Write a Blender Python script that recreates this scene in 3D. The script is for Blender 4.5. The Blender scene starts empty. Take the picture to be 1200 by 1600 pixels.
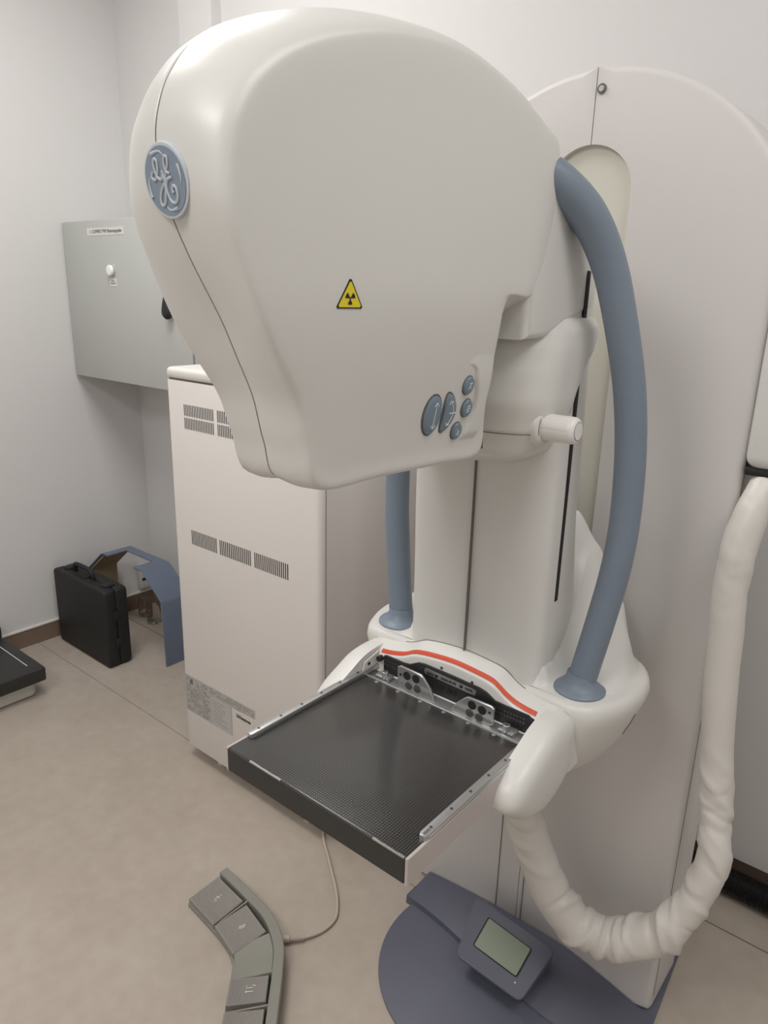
import bpy, bmesh, math, random
from mathutils import Vector, Matrix
from mathutils.bvhtree import BVHTree
random.seed(7)
C = bpy.context.scene.collection
PI = math.pi

# ---------------------------------------------------------------- camera, world, lights, exposure
cam_d = bpy.data.cameras.new('camera'); cam = bpy.data.objects.new('camera', cam_d); C.objects.link(cam)
cam_d.sensor_fit = 'VERTICAL'; cam_d.sensor_height = 36.0; cam_d.lens = 36.0*1133/1600
cam_d.clip_start = 0.02
cam.matrix_world = Matrix(((0.7700, -0.2034, 0.6048, 0), (0.6375, 0.2073, -0.7421, 0), (0.0255, 0.9569, 0.2893, 1.55), (0, 0, 0, 1)))
R3 = cam.matrix_world.to_3x3(); q = R3.to_quaternion().normalized()
cam.matrix_world = Matrix.Translation((0, 0, 1.55)) @ q.to_matrix().to_4x4()
bpy.context.scene.camera = cam
S = bpy.context.scene
S.view_settings.view_transform = 'Standard'; S.view_settings.look = 'None'
S.view_settings.gamma = 1.0; S.view_settings.use_curve_mapping = False
S.view_settings.exposure = 0.20
W = bpy.data.worlds.new('world'); S.world = W; W.use_nodes = True
W.node_tree.nodes['Background'].inputs[0].default_value = (1, 0.97, 0.93, 1)
W.node_tree.nodes['Background'].inputs[1].default_value = 0.05

def area(name, loc, sx, sy, power, col=(1, 0.985, 0.965)):
    l = bpy.data.lights.new(name, 'AREA'); l.shape = 'RECTANGLE'; l.size = sx; l.size_y = sy
    l.energy = power; l.color = col
    o = bpy.data.objects.new(name, l); C.objects.link(o); o.location = loc
    return o
area('ceiling_lamp_left', (-1.85, 0.85, 2.96), 0.9, 0.9, 22)
area('ceiling_lamp_right', (0.60, 0.70, 2.96), 0.9, 0.9, 14)
area('ceiling_lamp_rear', (-0.75, -1.1, 2.96), 0.9, 0.9, 27)

# ---------------------------------------------------------------- materials
def mat(name, col, rough=0.5, metal=0.0, coat=0.0, spec=0.5):
    m = bpy.data.materials.new(name); m.use_nodes = True
    b = m.node_tree.nodes['Principled BSDF']
    b.inputs['Base Color'].default_value = (*col, 1); b.inputs['Roughness'].default_value = rough
    b.inputs['Metallic'].default_value = metal
    b.inputs['Coat Weight'].default_value = coat; b.inputs['Coat Roughness'].default_value = 0.1
    b.inputs['Specular IOR Level'].default_value = spec
    return m
def nodes(m): return m.node_tree.nodes, m.node_tree.links, m.node_tree.nodes['Principled BSDF']
def noise_mat(name, c1, c2, scale, rough=0.5, bump=0.0, bscale=None, **k):
    m = mat(name, c1, rough, **k); n, l, b = nodes(m)
    tc = n.new('ShaderNodeTexCoord'); t = n.new('ShaderNodeTexNoise'); t.inputs['Scale'].default_value = scale
    t.inputs['Detail'].default_value = 6
    l.new(tc.outputs['Object'], t.inputs['Vector'])
    r = n.new('ShaderNodeMix'); r.data_type = 'RGBA'
    r.inputs[6].default_value = (*c1, 1); r.inputs[7].default_value = (*c2, 1)
    l.new(t.outputs['Fac'], r.inputs[0]); l.new(r.outputs[2], b.inputs['Base Color'])
    if bump:
        t2 = n.new('ShaderNodeTexNoise'); t2.inputs['Scale'].default_value = bscale or scale*4
        l.new(tc.outputs['Object'], t2.inputs['Vector'])
        bp = n.new('ShaderNodeBump'); bp.inputs['Strength'].default_value = bump; bp.inputs['Distance'].default_value = 0.002
        l.new(t2.outputs['Fac'], bp.inputs['Height']); l.new(bp.outputs['Normal'], b.inputs['Normal'])
    return m
M = {}
M['white'] = noise_mat('cover_plastic', (0.72, 0.71, 0.68), (0.69, 0.68, 0.65), 3, 0.34, 0.05, 900)
M['white2'] = noise_mat('column_plastic', (0.66, 0.635, 0.62), (0.63, 0.605, 0.59), 2, 0.5, 0.05, 900)
M['beige'] = mat('channel_plastic', (0.66, 0.64, 0.56), 0.5)
M['seam'] = mat('seam_rubber', (0.16, 0.14, 0.125), 0.8)
M['black'] = noise_mat('black_plastic', (0.012, 0.012, 0.013), (0.02, 0.02, 0.021), 60, 0.5, 0.2, 500)
M['dark'] = mat('dark_void', (0.01, 0.01, 0.01), 0.7)
M['case'] = noise_mat('case_plastic', (0.010, 0.010, 0.011), (0.016, 0.016, 0.017), 40, 0.6, 0.5, 400)
M['handle'] = noise_mat('handle_plastic', (0.205, 0.25, 0.31), (0.185, 0.23, 0.29), 30, 0.42, 0.1, 900)
M['button'] = mat('button_plastic', (0.19, 0.25, 0.31), 0.3)
M['blue'] = noise_mat('base_plastic', (0.120, 0.125, 0.168), (0.107, 0.112, 0.150), 12, 0.5, 0.1, 700)
M['guardblue'] = noise_mat('guard_plastic', (0.155, 0.19, 0.26), (0.14, 0.17, 0.24), 12, 0.42, 0.1, 700)
M['glyph'] = mat('printed_pale', (0.72, 0.76, 0.78), 0.5)
M['glyphgrey'] = mat('printed_grey', (0.25, 0.27, 0.30), 0.5)
M['logo_blue'] = mat('logo_enamel', (0.23, 0.285, 0.36), 0.45)
M['logo_pale'] = mat('logo_print', (0.55, 0.60, 0.64), 0.4)
M['yellow'] = mat('sticker_yellow', (0.80, 0.66, 0.03), 0.4)
M['ink'] = mat('ink_black', (0.015, 0.013, 0.01), 0.5)
M['red'] = mat('red_stripe', (0.62, 0.075, 0.03), 0.4)
M['alu'] = noise_mat('aluminium', (0.60, 0.60, 0.60), (0.52, 0.52, 0.52), 80, 0.34, metal=0.85)
M['alu_side'] = noise_mat('painted_side', (0.52, 0.47, 0.45), (0.49, 0.44, 0.42), 8, 0.35)
M['screw'] = mat('screw_steel', (0.16, 0.155, 0.15), 0.4, 0.8)
M['lcd'] = mat('lcd_glass', (0.25, 0.29, 0.225), 0.45, 0, 0.0, 0.3)
M['cabinet'] = noise_mat('cabinet_paint', (0.78, 0.74, 0.71), (0.755, 0.715, 0.685), 2, 0.42, 0.05, 700)
M['cabtop'] = mat('cabinet_top_paint', (0.80, 0.78, 0.745), 0.4)
M['boxgrey'] = noise_mat('wallbox_paint', (0.53, 0.545, 0.525), (0.51, 0.525, 0.505), 3, 0.5, 0.1, 600)
M['paper'] = mat('label_paper', (0.74, 0.74, 0.73), 0.5)
M['lamp_white'] = mat('pilot_lens', (0.95, 0.95, 0.95), 0.15)
M['label_grey'] = mat('label_foil', (0.44, 0.43, 0.41), 0.45)
M['sleeve'] = noise_mat('sleeve_vinyl', (0.70, 0.675, 0.635), (0.64, 0.61, 0.57), 9, 0.42, 0.35, 45)
M['pedal'] = noise_mat('pedal_plastic', (0.275, 0.27, 0.235), (0.25, 0.245, 0.215), 20, 0.5, 0.15, 600)
M['pedal_key'] = noise_mat('pedal_key_plastic', (0.285, 0.265, 0.245), (0.26, 0.24, 0.22), 20, 0.5, 0.15, 600)
M['cord'] = mat('cord_pvc', (0.50, 0.43, 0.37), 0.5)
M['greywhite'] = mat('old_base_plastic', (0.62, 0.61, 0.56), 0.5)
M['slab'] = noise_mat('slab_black', (0.022, 0.021, 0.021), (0.03, 0.029, 0.028), 30, 0.45)
M['brown'] = noise_mat('cardboard', (0.30, 0.22, 0.14), (0.26, 0.19, 0.12), 20, 0.8)
M['wood'] = noise_mat('wood_rail', (0.30, 0.21, 0.15), (0.22, 0.15, 0.10), 14, 0.5)
M['hoseblack'] = mat('corrugated_black', (0.012, 0.012, 0.012), 0.28)
M['wall'] = noise_mat('wall_paint', (0.73, 0.72, 0.712), (0.71, 0.70, 0.692), 1.5, 0.75, 0.12, 260)
M['wall2'] = noise_mat('wall_panel_paint', (0.78, 0.775, 0.76), (0.76, 0.755, 0.74), 1.5, 0.6)
M['ceil'] = mat('ceiling_paint', (0.80, 0.79, 0.77), 0.8)
M['skirting'] = noise_mat('skirting_tile', (0.235, 0.165, 0.12), (0.19, 0.135, 0.10), 9, 0.5)
M['edge'] = mat('plaster_edge', (0.82, 0.80, 0.77), 0.6)
g = mat('clear_glass', (0.9, 0.9, 0.88), 0.03); g.node_tree.nodes['Principled BSDF'].inputs['Transmission Weight'].default_value = 1.0
g.node_tree.nodes['Principled BSDF'].inputs['IOR'].default_value = 1.4; M['glass'] = g
# floor: mottled vinyl tile with two visible joints
m = mat('floor_tile', (0.4, 0.34, 0.29), 0.38); n, l, b = nodes(m)
tc = n.new('ShaderNodeTexCoord')
t1 = n.new('ShaderNodeTexNoise'); t1.inputs['Scale'].default_value = 3.2; t1.inputs['Detail'].default_value = 8; t1.inputs['Roughness'].default_value = 0.62
t2 = n.new('ShaderNodeTexNoise'); t2.inputs['Scale'].default_value = 24; t2.inputs['Detail'].default_value = 8
l.new(tc.outputs['Object'], t1.inputs['Vector']); l.new(tc.outputs['Object'], t2.inputs['Vector'])
ad = n.new('ShaderNodeMath'); ad.operation = 'MULTIPLY_ADD'; ad.inputs[1].default_value = 0.45; l.new(t2.outputs['Fac'], ad.inputs[0])
sc = n.new('ShaderNodeMath'); sc.operation = 'MULTIPLY'; sc.inputs[1].default_value = 0.7; l.new(t1.outputs['Fac'], sc.inputs[0]); l.new(sc.outputs[0], ad.inputs[2])
cr = n.new('ShaderNodeValToRGB'); cr.color_ramp.elements[0].position = 0.36; cr.color_ramp.elements[0].color = (0.405, 0.345, 0.288, 1)
cr.color_ramp.elements[1].position = 0.78; cr.color_ramp.elements[1].color = (0.505, 0.445, 0.385, 1); l.new(ad.outputs[0], cr.inputs[0])
sx = n.new('ShaderNodeSeparateXYZ'); l.new(tc.outputs['Object'], sx.inputs[0])
def joint(y0, w, prev):
    a = n.new('ShaderNodeMath'); a.operation = 'SUBTRACT'; a.inputs[1].default_value = y0; l.new(sx.outputs['Y'], a.inputs[0])
    c = n.new('ShaderNodeMath'); c.operation = 'ABSOLUTE'; l.new(a.outputs[0], c.inputs[0])
    d = n.new('ShaderNodeMath'); d.operation = 'LESS_THAN'; d.inputs[1].default_value = w; l.new(c.outputs[0], d.inputs[0])
    if prev is None: return d.outputs[0]
    e = n.new('ShaderNodeMath'); e.operation = 'MAXIMUM'; l.new(prev, e.inputs[0]); l.new(d.outputs[0], e.inputs[1]); return e.outputs[0]
j = joint(1.311, 0.0012, None); j = joint(1.722, 0.0022, j)
mx = n.new('ShaderNodeMix'); mx.data_type = 'RGBA'; mx.inputs[7].default_value = (0.17, 0.13, 0.105, 1)
l.new(j, mx.inputs[0]); l.new(cr.outputs[0], mx.inputs[6]); l.new(mx.outputs[2], b.inputs['Base Color'])
bp = n.new('ShaderNodeBump'); bp.inputs['Strength'].default_value = 0.12; bp.inputs['Distance'].default_value = 0.002
l.new(t2.outputs['Fac'], bp.inputs['Height']); l.new(bp.outputs['Normal'], b.inputs['Normal'])
M['floor'] = m
# carbon fibre weave
m = mat('carbon_fibre', (0.03, 0.03, 0.03), 0.3, 0, 0.6); n, l, b = nodes(m)
b.inputs['Coat Roughness'].default_value = 0.14
tc = n.new('ShaderNodeTexCoord')
def wave(axis, scale):
    w = n.new('ShaderNodeTexWave'); w.wave_type = 'BANDS'; w.bands_direction = axis; w.inputs['Scale'].default_value = scale
    l.new(tc.outputs['Object'], w.inputs['Vector']); return w.outputs['Fac']
wx, wy = wave('X', 75), wave('Y', 75)
mu = n.new('ShaderNodeMath'); mu.operation = 'MULTIPLY'; l.new(wx, mu.inputs[0]); l.new(wy, mu.inputs[1])
cr = n.new('ShaderNodeValToRGB'); cr.color_ramp.elements[0].color = (0.013, 0.012, 0.011, 1); cr.color_ramp.elements[1].color = (0.085, 0.083, 0.08, 1)
cr.color_ramp.elements[0].position = 0.12; cr.color_ramp.elements[1].position = 0.75
l.new(mu.outputs[0], cr.inputs[0]); l.new(cr.outputs[0], b.inputs['Base Color'])
bp = n.new('ShaderNodeBump'); bp.inputs['Strength'].default_value = 0.25; bp.inputs['Distance'].default_value = 0.0006
l.new(mu.outputs[0], bp.inputs['Height']); l.new(bp.outputs['Normal'], b.inputs['Normal'])
M['carbon'] = m

# ---------------------------------------------------------------- helpers
def link(name, me, m, parent=None, smooth=True):
    """me in world coordinates; children are stored relative to their root."""
    if isinstance(me, bmesh.types.BMesh):
        d = bpy.data.meshes.new(name); bmesh.ops.recalc_face_normals(me, faces=me.faces[:]); me.to_mesh(d); me.free(); me = d
    o = bpy.data.objects.new(name, me)
    if m is not None: me.materials.append(m)
    if smooth:
        for p in me.polygons: p.use_smooth = True
    if parent:
        r = parent
        while r.parent: r = r.parent
        me.transform(Matrix.Translation(-r.location)); o.parent = parent
    else:
        bb = [v.co for v in me.vertices]
        mn = Vector([min(c[i] for c in bb) for i in range(3)]); mx_ = Vector([max(c[i] for c in bb) for i in range(3)])
        base = Vector(((mn.x+mx_.x)/2, (mn.y+mx_.y)/2, mn.z))
        me.transform(Matrix.Translation(-base)); o.location = base
    C.objects.link(o)
    if smooth and not name.startswith('_'):
        try: me.set_sharp_from_angle(angle=math.radians(38))
        except Exception: pass
    return o
def thing(name, label, cat, loc=(0, 0, 0), group=None):
    o = bpy.data.objects.new(name, None); C.objects.link(o); o.location = loc
    o.empty_display_size = 0.05
    o['label'] = label; o['category'] = cat
    if group: o['group'] = group
    return o
def tag(o, label, cat, group=None):
    o['label'] = label; o['category'] = cat
    if group: o['group'] = group
    return o
def struct(o): o['kind'] = 'structure'; return o
def add_box(bm, lo, hi, bev=0.0, seg=2):
    t = bmesh.new(); bmesh.ops.create_cube(t, size=1)
    for v in t.verts:
        v.co = Vector([(lo[i]+hi[i])/2 + v.co[i]*(hi[i]-lo[i]) for i in range(3)])
    if bev: bmesh.ops.bevel(t, geom=t.edges[:], offset=bev, segments=seg, profile=0.5, affect='EDGES')
    merge(bm, t)
def merge(bm, t, mtx=None):
    if mtx is not None: bmesh.ops.transform(t, matrix=mtx, verts=t.verts[:])
    vm = {v: bm.verts.new(v.co) for v in t.verts}
    for f in t.faces:
        try: bm.faces.new([vm[v] for v in f.verts])
        except ValueError: pass
    t.free()
def box(name, lo, hi, m, parent=None, bev=0.003, seg=2):
    bm = bmesh.new(); add_box(bm, lo, hi, bev, seg); return link(name, bm, m, parent)
def add_prism(bm, pts, axis, a, b, bev=0.0, seg=2):
    """2D polygon pts extruded along axis from a to b. pts are the two other coordinates in xyz order."""
    def mk(p, h):
        if axis == 'x': return (h, p[0], p[1])
        if axis == 'y': return (p[0], h, p[1])
        return (p[0], p[1], h)
    t = bmesh.new()
    v0 = [t.verts.new(mk(p, a)) for p in pts]; v1 = [t.verts.new(mk(p, b)) for p in pts]
    f0 = t.faces.new(v0); f1 = t.faces.new(list(reversed(v1)))
    for i in range(len(pts)):
        k = (i+1) % len(pts); t.faces.new([v0[k], v0[i], v1[i], v1[k]])
    bmesh.ops.recalc_face_normals(t, faces=t.faces[:])
    if bev:
        es = list(set(f0.edges[:]) | set(f1.edges[:]))
        bmesh.ops.bevel(t, geom=es, offset=bev, segments=seg, profile=0.5, affect='EDGES')
    merge(bm, t)
def prism(name, pts, axis, a, b, m, parent=None, bev=0.0, seg=2):
    bm = bmesh.new(); add_prism(bm, pts, axis, a, b, bev, seg); return link(name, bm, m, parent)
def cr_pt(p0, p1, p2, p3, t):
    return 0.5*((2*p1)+(-p0+p2)*t+(2*p0-5*p1+4*p2-p3)*t*t+(-p0+3*p1-3*p2+p3)*t**3)
def spline(pts, n=8, closed=False):
    P = [Vector(p) for p in pts]; out = []; N = len(P)
    for i in range(N if closed else N-1):
        if closed: a, b, c, d = P[(i-1) % N], P[i], P[(i+1) % N], P[(i+2) % N]
        else: a, b, c, d = P[max(i-1, 0)], P[i], P[i+1], P[min(i+2, N-1)]
        for k in range(n): out.append(cr_pt(a, b, c, d, k/n))
    if not closed: out.append(P[-1].copy())
    return out
def rfun(r, s):
    return r(s) if callable(r) else r
def add_tube(bm, path, r, seg=12, flat=None, cap=True, up=Vector((0, 0, 1)), wob=None):
    n = len(path); rings = []; prev = None
    for i, p in enumerate(path):
        d = (path[min(i+1, n-1)]-path[max(i-1, 0)]).normalized()
        if prev is None:
            u = up if abs(d.dot(up)) < 0.95 else Vector((1, 0, 0))
            a = (u - d*u.dot(d)).normalized()
        else: a = (prev - d*prev.dot(d)).normalized()
        prev = a; bb = d.cross(a); s = i/(n-1); rr = rfun(r, s); fl = flat or 1.0
        ring = []
        for k in range(seg):
            th = 2*PI*k/seg; w = wob(s, th) if wob else 1.0
            ring.append(bm.verts.new(p + (a*math.cos(th)*rr*fl + bb*math.sin(th)*rr)*w))
        rings.append(ring)
    for i in range(n-1):
        for k in range(seg):
            bm.faces.new([rings[i][k], rings[i][(k+1) % seg], rings[i+1][(k+1) % seg], rings[i+1][k]])
    if cap: bm.faces.new(list(reversed(rings[0]))); bm.faces.new(rings[-1])
def tube(name, pts, r, m, parent=None, n=8, seg=12, **k):
    bm = bmesh.new(); add_tube(bm, spline(pts, n), r, seg, **k); return link(name, bm, m, parent)
def add_disc(bm, c, nrm, r, h, seg=24, bev=0.0):
    """cylinder of radius r from c along nrm for h."""
    t = bmesh.new(); bmesh.ops.create_cone(t, cap_ends=True, segments=seg, radius1=r, radius2=r, depth=h)
    if bev:
        es = [e for e in t.edges if abs(e.verts[0].co.z-h/2) < 1e-6 and abs(e.verts[1].co.z-h/2) < 1e-6]
        bmesh.ops.bevel(t, geom=es, offset=bev, segments=3, profile=0.5, affect='EDGES')
    rot = Vector(nrm).normalized().to_track_quat('Z', 'Y').to_matrix().to_4x4()
    merge(bm, t, Matrix.Translation(Vector(c)+Vector(nrm).normalized()*h/2) @ rot)
def disc(name, c, nrm, r, h, m, parent=None, seg=24, bev=0.0):
    bm = bmesh.new(); add_disc(bm, c, nrm, r, h, seg, bev); return link(name, bm, m, parent)
def loft(name, rings, m, parent=None, cap0=True, cap1=True, closed=True):
    bm = bmesh.new(); V = [[bm.verts.new(p) for p in r] for r in rings]; n = len(V[0])
    for i in range(len(V)-1):
        for k in range(n if closed else n-1):
            f = [V[i][k], V[i][(k+1) % n], V[i+1][(k+1) % n], V[i+1][k]]
            try: bm.faces.new(f)
            except ValueError: pass
    if cap0: bm.faces.new(list(reversed(V[0])))
    if cap1: bm.faces.new(V[-1])
    return link(name, bm, m, parent)
def smoothstep(t): t = max(0, min(1, t)); return t*t*(3-2*t)
def lerp_keys(keys, x):
    if x <= keys[0][0]: return keys[0][1:]
    for a, b in zip(keys, keys[1:]):
        if x <= b[0]:
            t = (x-a[0])/(b[0]-a[0]); t = t*t*(3-2*t)*0.5+t*0.5
            return [p+(q_-p)*t for p, q_ in zip(a[1:], b[1:])]
    return keys[-1][1:]

# ---------------------------------------------------------------- room
X0, X1, Y0, Y1, ZC = -3.06, 1.7, -1.9, 1.915, 3.0
def wallbox(name, lo, hi, m):
    return struct(box(name, lo, hi, m, None, bev=0))
wallbox('floor', (X0-0.1, Y0-0.1, -0.1), (X1+0.1, Y1+0.1, 0), M['floor'])
bpy.data.objects['floor'].data.transform(Matrix.Translation(bpy.data.objects['floor'].location)); bpy.data.objects['floor'].location = (0, 0, 0)
wallbox('ceiling', (X0-0.1, Y0-0.1, ZC), (X1+0.1, Y1+0.1, ZC+0.1), M['ceil'])
wallbox('wall_left', (X0-0.1, Y0-0.1, 0), (X0, Y1+0.1, ZC), M['wall'])
wallbox('wall_back', (X0-0.1, Y1, 0), (X1+0.1, Y1+0.1, ZC), M['wall'])
wallbox('wall_right', (X1, Y0-0.1, 0), (X1+0.1, Y1+0.1, ZC), M['wall'])
wallbox('wall_front', (X0-0.1, Y0-0.1, 0), (X1+0.1, Y0, ZC), M['wall'])
wallbox('baseboard_left', (X0-0.001, Y0, 0), (X0+0.004, Y1, 0.08), M['skirting'])
wallbox('baseboard_back', (X0, Y1-0.004, 0), (X1, Y1+0.001, 0.08), M['skirting'])
wallbox('trim_1', (X0-0.001, Y0, 0.08), (X0+0.007, Y1, 0.088), M['edge'])
wallbox('trim_2', (X0, Y1-0.007, 0.08), (X1, Y1+0.001, 0.088), M['edge'])
wallbox('trim_3', (-2.56, 1.87, 1.80), (-2.37, Y1, ZC), M['wall'])
wallbox('trim_4', (-0.55, Y1-0.03, 1.065), (X1, Y1, 1.26), M['wood'])
pn = bmesh.new(); add_prism(pn, [(-0.385, 0.089), (-0.385, 1.035), (-0.379, 1.049), (-0.365, 1.055), (X1-0.01, 1.055), (X1-0.01, 0.089)], 'y', Y1-0.022, Y1, 0.002)
struct(link('trim_5', pn, M['wall2']))

# ================================================================= MAMMOGRAPHY UNIT
XC = -0.645
U = thing('mammography_unit', 'large white mammography machine with blue curved grab handles and black carbon breast support', 'medical machine', (XC, 1.3, 0))

# ---- back column: two cover halves with a rounded slot between them
def column_half(s):
    pts = []
    R_, zc, hw = 0.372, 1.571, 0.346
    th0 = math.acos(hw/R_)
    n_ = 28
    for i in range(n_+1):
        th = PI/2 - (PI/2-th0)*i/n_
        pts.append((XC+s*max(R_*math.cos(th), 0.0008), zc+R_*math.sin(th)))
    for z in (1.5, 1.2, 0.9, 0.6, 0.3): pts.append((XC+s*hw, z))
    pts += [(XC+s*hw, 0.024), (XC+s*(hw-0.004), 0.012), (XC+s*(hw-0.016), 0.008), (XC+s*0.0008, 0.008), (XC+s*0.0008, 0.85), (XC+s*0.085, 0.85)]
    for i in range(0, 13):
        th = (PI/2)*i/12
        pts.append((XC+s*max(0.085*math.cos(th), 0.0008), 1.735+0.083*math.sin(th)))
    bm = bmesh.new(); t = bmesh.new()
    f = t.faces.new([t.verts.new((p[0], 1.36, p[1])) for p in pts])
    r = bmesh.ops.extrude_face_region(t, geom=[f])
    vs = [v for v in r['geom'] if isinstance(v, bmesh.types.BMVert)]
    for v in vs: v.co.y = 1.515
    bmesh.ops.recalc_face_normals(t, faces=t.faces[:])
    es = [e for e in t.edges if all(abs(v.co.y-1.36) < 1e-6 and abs(v.co.x-XC) > 0.002 for v in e.verts)
          and not all(abs(v.co.x-XC) < 0.09 and v.co.z > 0.8 and v.co.z < 1.83 for v in e.verts)]
    bmesh.ops.bevel(t, geom=es, offset=0.013, segments=4, profile=0.5, affect='EDGES')
    merge(bm, t)
    return link('column_cover', bm, M['white2'], U)
column_half(1); column_half(-1)
prism('column_core', [(XC+x, z) for x, z in [(-0.3, 0.03), (-0.3, 1.5), (-0.12, 1.72)]+[(0.12*math.cos(PI-PI*i/16), 1.735+0.12*math.sin(PI-PI*i/16)) for i in range(17)]+[(0.12, 1.72), (0.3, 1.5), (0.3, 0.03)]], 'y', 1.372, 1.50, M['beige'], U)
box('channel_slider', (XC-0.083, 1.368, 0.85), (XC+0.083, 1.376, 1.588), M['beige'], U, 0.001)
d_ = disc('cover_screw', (-0.634, 1.3595, 1.907), (0, -1, 0), 0.0085, 0.002, M['screw'], U, 20)
disc('screw_head', (-0.634, 1.358, 1.907), (0, -1, 0), 0.005, 0.002, M['alu'], d_, 12)
for x, za, zb in ((-0.703, 0.05, 0.36), (-0.632, 0.05, 0.30)):
    box('panel_seam', (x-0.001, 1.3588, za), (x+0.001, 1.3615, zb), M['seam'], U, 0)
box('panel_seam', (-0.3000, 1.372, 0.05), (-0.2985, 1.3745, 1.5), M['seam'], U, 0)
# side housing at the right
sh = bmesh.new(); add_box(sh, (-0.300, 1.347, 1.272), (-0.14, 1.62, 1.72), 0.024, 4)
link('side_housing', sh, M['white'], U)
box('side_housing_port', (-0.296, 1.353, 1.262), (-0.16, 1.60, 1.276), M['dark'], U, 0.004)

# ---- blue foot
def arc_pts(cx, cy, rx, ry, a0, a1, n_): return [(cx+rx*math.cos(a0+(a1-a0)*i/n_), cy+ry*math.sin(a0+(a1-a0)*i/n_)) for i in range(n_+1)]
bp_ = [(-0.904, 1.30), (-0.904, 1.57), (-0.88, 1.60), (-0.32, 1.60), (-0.300, 1.57), (-0.284, 1.345)] + arc_pts(XC, 1.215, 0.25, 0.255, 0.35, PI-0.35 if False else -PI-0.35, 48)
prism('foot_plate', bp_, 'z', 0.0, 0.0075, M['blue'], U, 0.003)
# skirt wedge in front of the column foot
top = [(-0.908, 0.022), (-0.895, 0.026), (-0.767, 0.040), (-0.653, 0.047), (-0.512, 0.048), (-0.412, 0.030), (-0.33, 0.010), (-0.285, 0.002)]
tp = spline([(x, 1.357, z) for x, z in top], 6)
bm = bmesh.new(); rows = []
for p in tp:
    dep = 0.104+0.06*smoothstep((p.x+0.90)/0.45)
    zt = max(p.z, 0.006)+0.004
    lip = 0.024-0.014*smoothstep((p.x+0.85)/0.5)
    prof = [(1.357, 0.0), (1.357, zt), (1.354, zt+0.001), (1.357-dep*0.6, max(zt*0.8, lip)), (1.357-dep*0.985, lip), (1.357-dep, 0.0)]
    rows.append([bm.verts.new((p.x, a, c)) for a, c in prof])
for i in range(len(rows)-1):
    for k in range(5): bm.faces.new([rows[i][k], rows[i][k+1], rows[i+1][k+1], rows[i+1][k]])
bm.faces.new(rows[0]); bm.faces.new(list(reversed(rows[-1])))
link('foot_skirt', bm, M['blue'], U)
# display console on the skirt
A_, B_, C_, D_ = Vector((-0.722, 1.288, 0.122)), Vector((-0.497, 1.272, 0.122)), Vector((-0.516, 1.152, 0.062)), Vector((-0.689, 1.155, 0.066))
nrm = (B_-A_).cross(D_-A_).normalized(); nrm = nrm if nrm.z > 0 else -nrm
def rounded_quad(P, r, n_=4):
    out = []
    for i in range(4):
        a, b_, c = P[i-1], P[i], P[(i+1) % 4]
        e1 = b_+(a-b_).normalized()*r; e2 = b_+(c-b_).normalized()*r
        for k in range(n_+1):
            t = k/n_; out.append(e1*(1-t)**2+b_*2*t*(1-t)+e2*t*t)
    return out
face = rounded_quad([A_, B_, C_, D_], 0.016)
cen = (A_+B_+C_+D_)/4
rings = []
for k, (s, dz) in enumerate(((0.80, -0.085), (0.93, -0.03), (1.0, -0.006), (0.992, -0.0015), (0.97, 0.0))):
    rr = []
    for p in face:
        v = cen+(p-cen)*s+nrm*dz
        if k == 0: v = Vector((cen.x+(p.x-cen.x)*0.8, 1.255+(p.y-cen.y)*0.9, 0.004))
        if k == 1: v.y += 0.008; v.z = max(v.z, 0.03)
        rr.append(v)
    rings.append(rr)
con = loft('display_console', rings, M['blue'], U)
def on_face(u, v, h=0.0):     # u across, v down
    p = (A_*(1-u)+B_*u)*(1-v)+(D_*(1-u)+C_*u)*v
    return p+nrm*h
scr = [on_face(0.24, 0.20), on_face(0.79, 0.22), on_face(0.80, 0.71), on_face(0.19, 0.70)]
def quad_slab(name, P, h0, h1, r, m, parent):
    f = rounded_quad(P, r, 3); return loft(name, [[p+nrm*h0 for p in f], [p+nrm*h1 for p in f]], m, parent)
c0 = (scr[0]+scr[2])/2
fr = [c0+(p-c0)*1.06 for p in scr]
quad_slab('screen_bezel', fr, -0.002, 0.0008, 0.006, M['dark'], con)
quad_slab('lcd_screen', scr, 0.0, 0.0012, 0.004, M['lcd'], con)
bm = bmesh.new(); add_disc(bm, on_face(0.83, 0.80), nrm, 0.0018, 0.001, 10); link('indicator', bm, M['glyph'], con)

# ---- arm body (column in front) and the ledge with the handle sockets
def sec(a, yf, yb, z, n_=48, p=5.0, dx=0.0):
    out = []; cy = (yf+yb)/2; hy = (yb-yf)/2
    for i in range(n_):
        th = 2*PI*i/n_-PI/2; c, s = math.cos(th), math.sin(th)
        out.append(Vector((XC+dx+a*math.copysign(abs(c)**(2/p), c), cy+hy*math.copysign(abs(s)**(2/p), s), z)))
    return out
def body(name, keys, z0, z1, nz, p, parent, m=None, n_=56):
    rings = []
    for i in range(nz+1):
        z = z0+(z1-z0)*i/nz; a, yf, yb = lerp_keys(keys, z)[:3]; rings.append(sec(a, yf, yb, z, n_, p))
    return loft(name, rings, m or M['white'], parent)
arm = body('arm_column', [(0.84, 0.150, 1.036, 1.27), (0.9, 0.146, 1.040, 1.24), (1.0, 0.145, 1.042, 1.20), (1.2, 0.145, 1.04, 1.165), (1.6, 0.142, 1.035, 1.15)], 0.84, 1.60, 40, 5.5, U)
box('centre_seam', (XC-0.0010, 1.0345, 0.915), (XC+0.0010, 1.045, 1.33), M['seam'], arm, 0)
# slot down the right flank (and left)
for s in (1, -1):
    bm = bmesh.new()
    add_box(bm, (XC+s*0.1415-0.004, 1.086, 1.045), (XC+s*0.1415+0.0045, 1.098, 1.59), 0.002)
    link('guide_slot', bm, M['dark'], arm)
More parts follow.
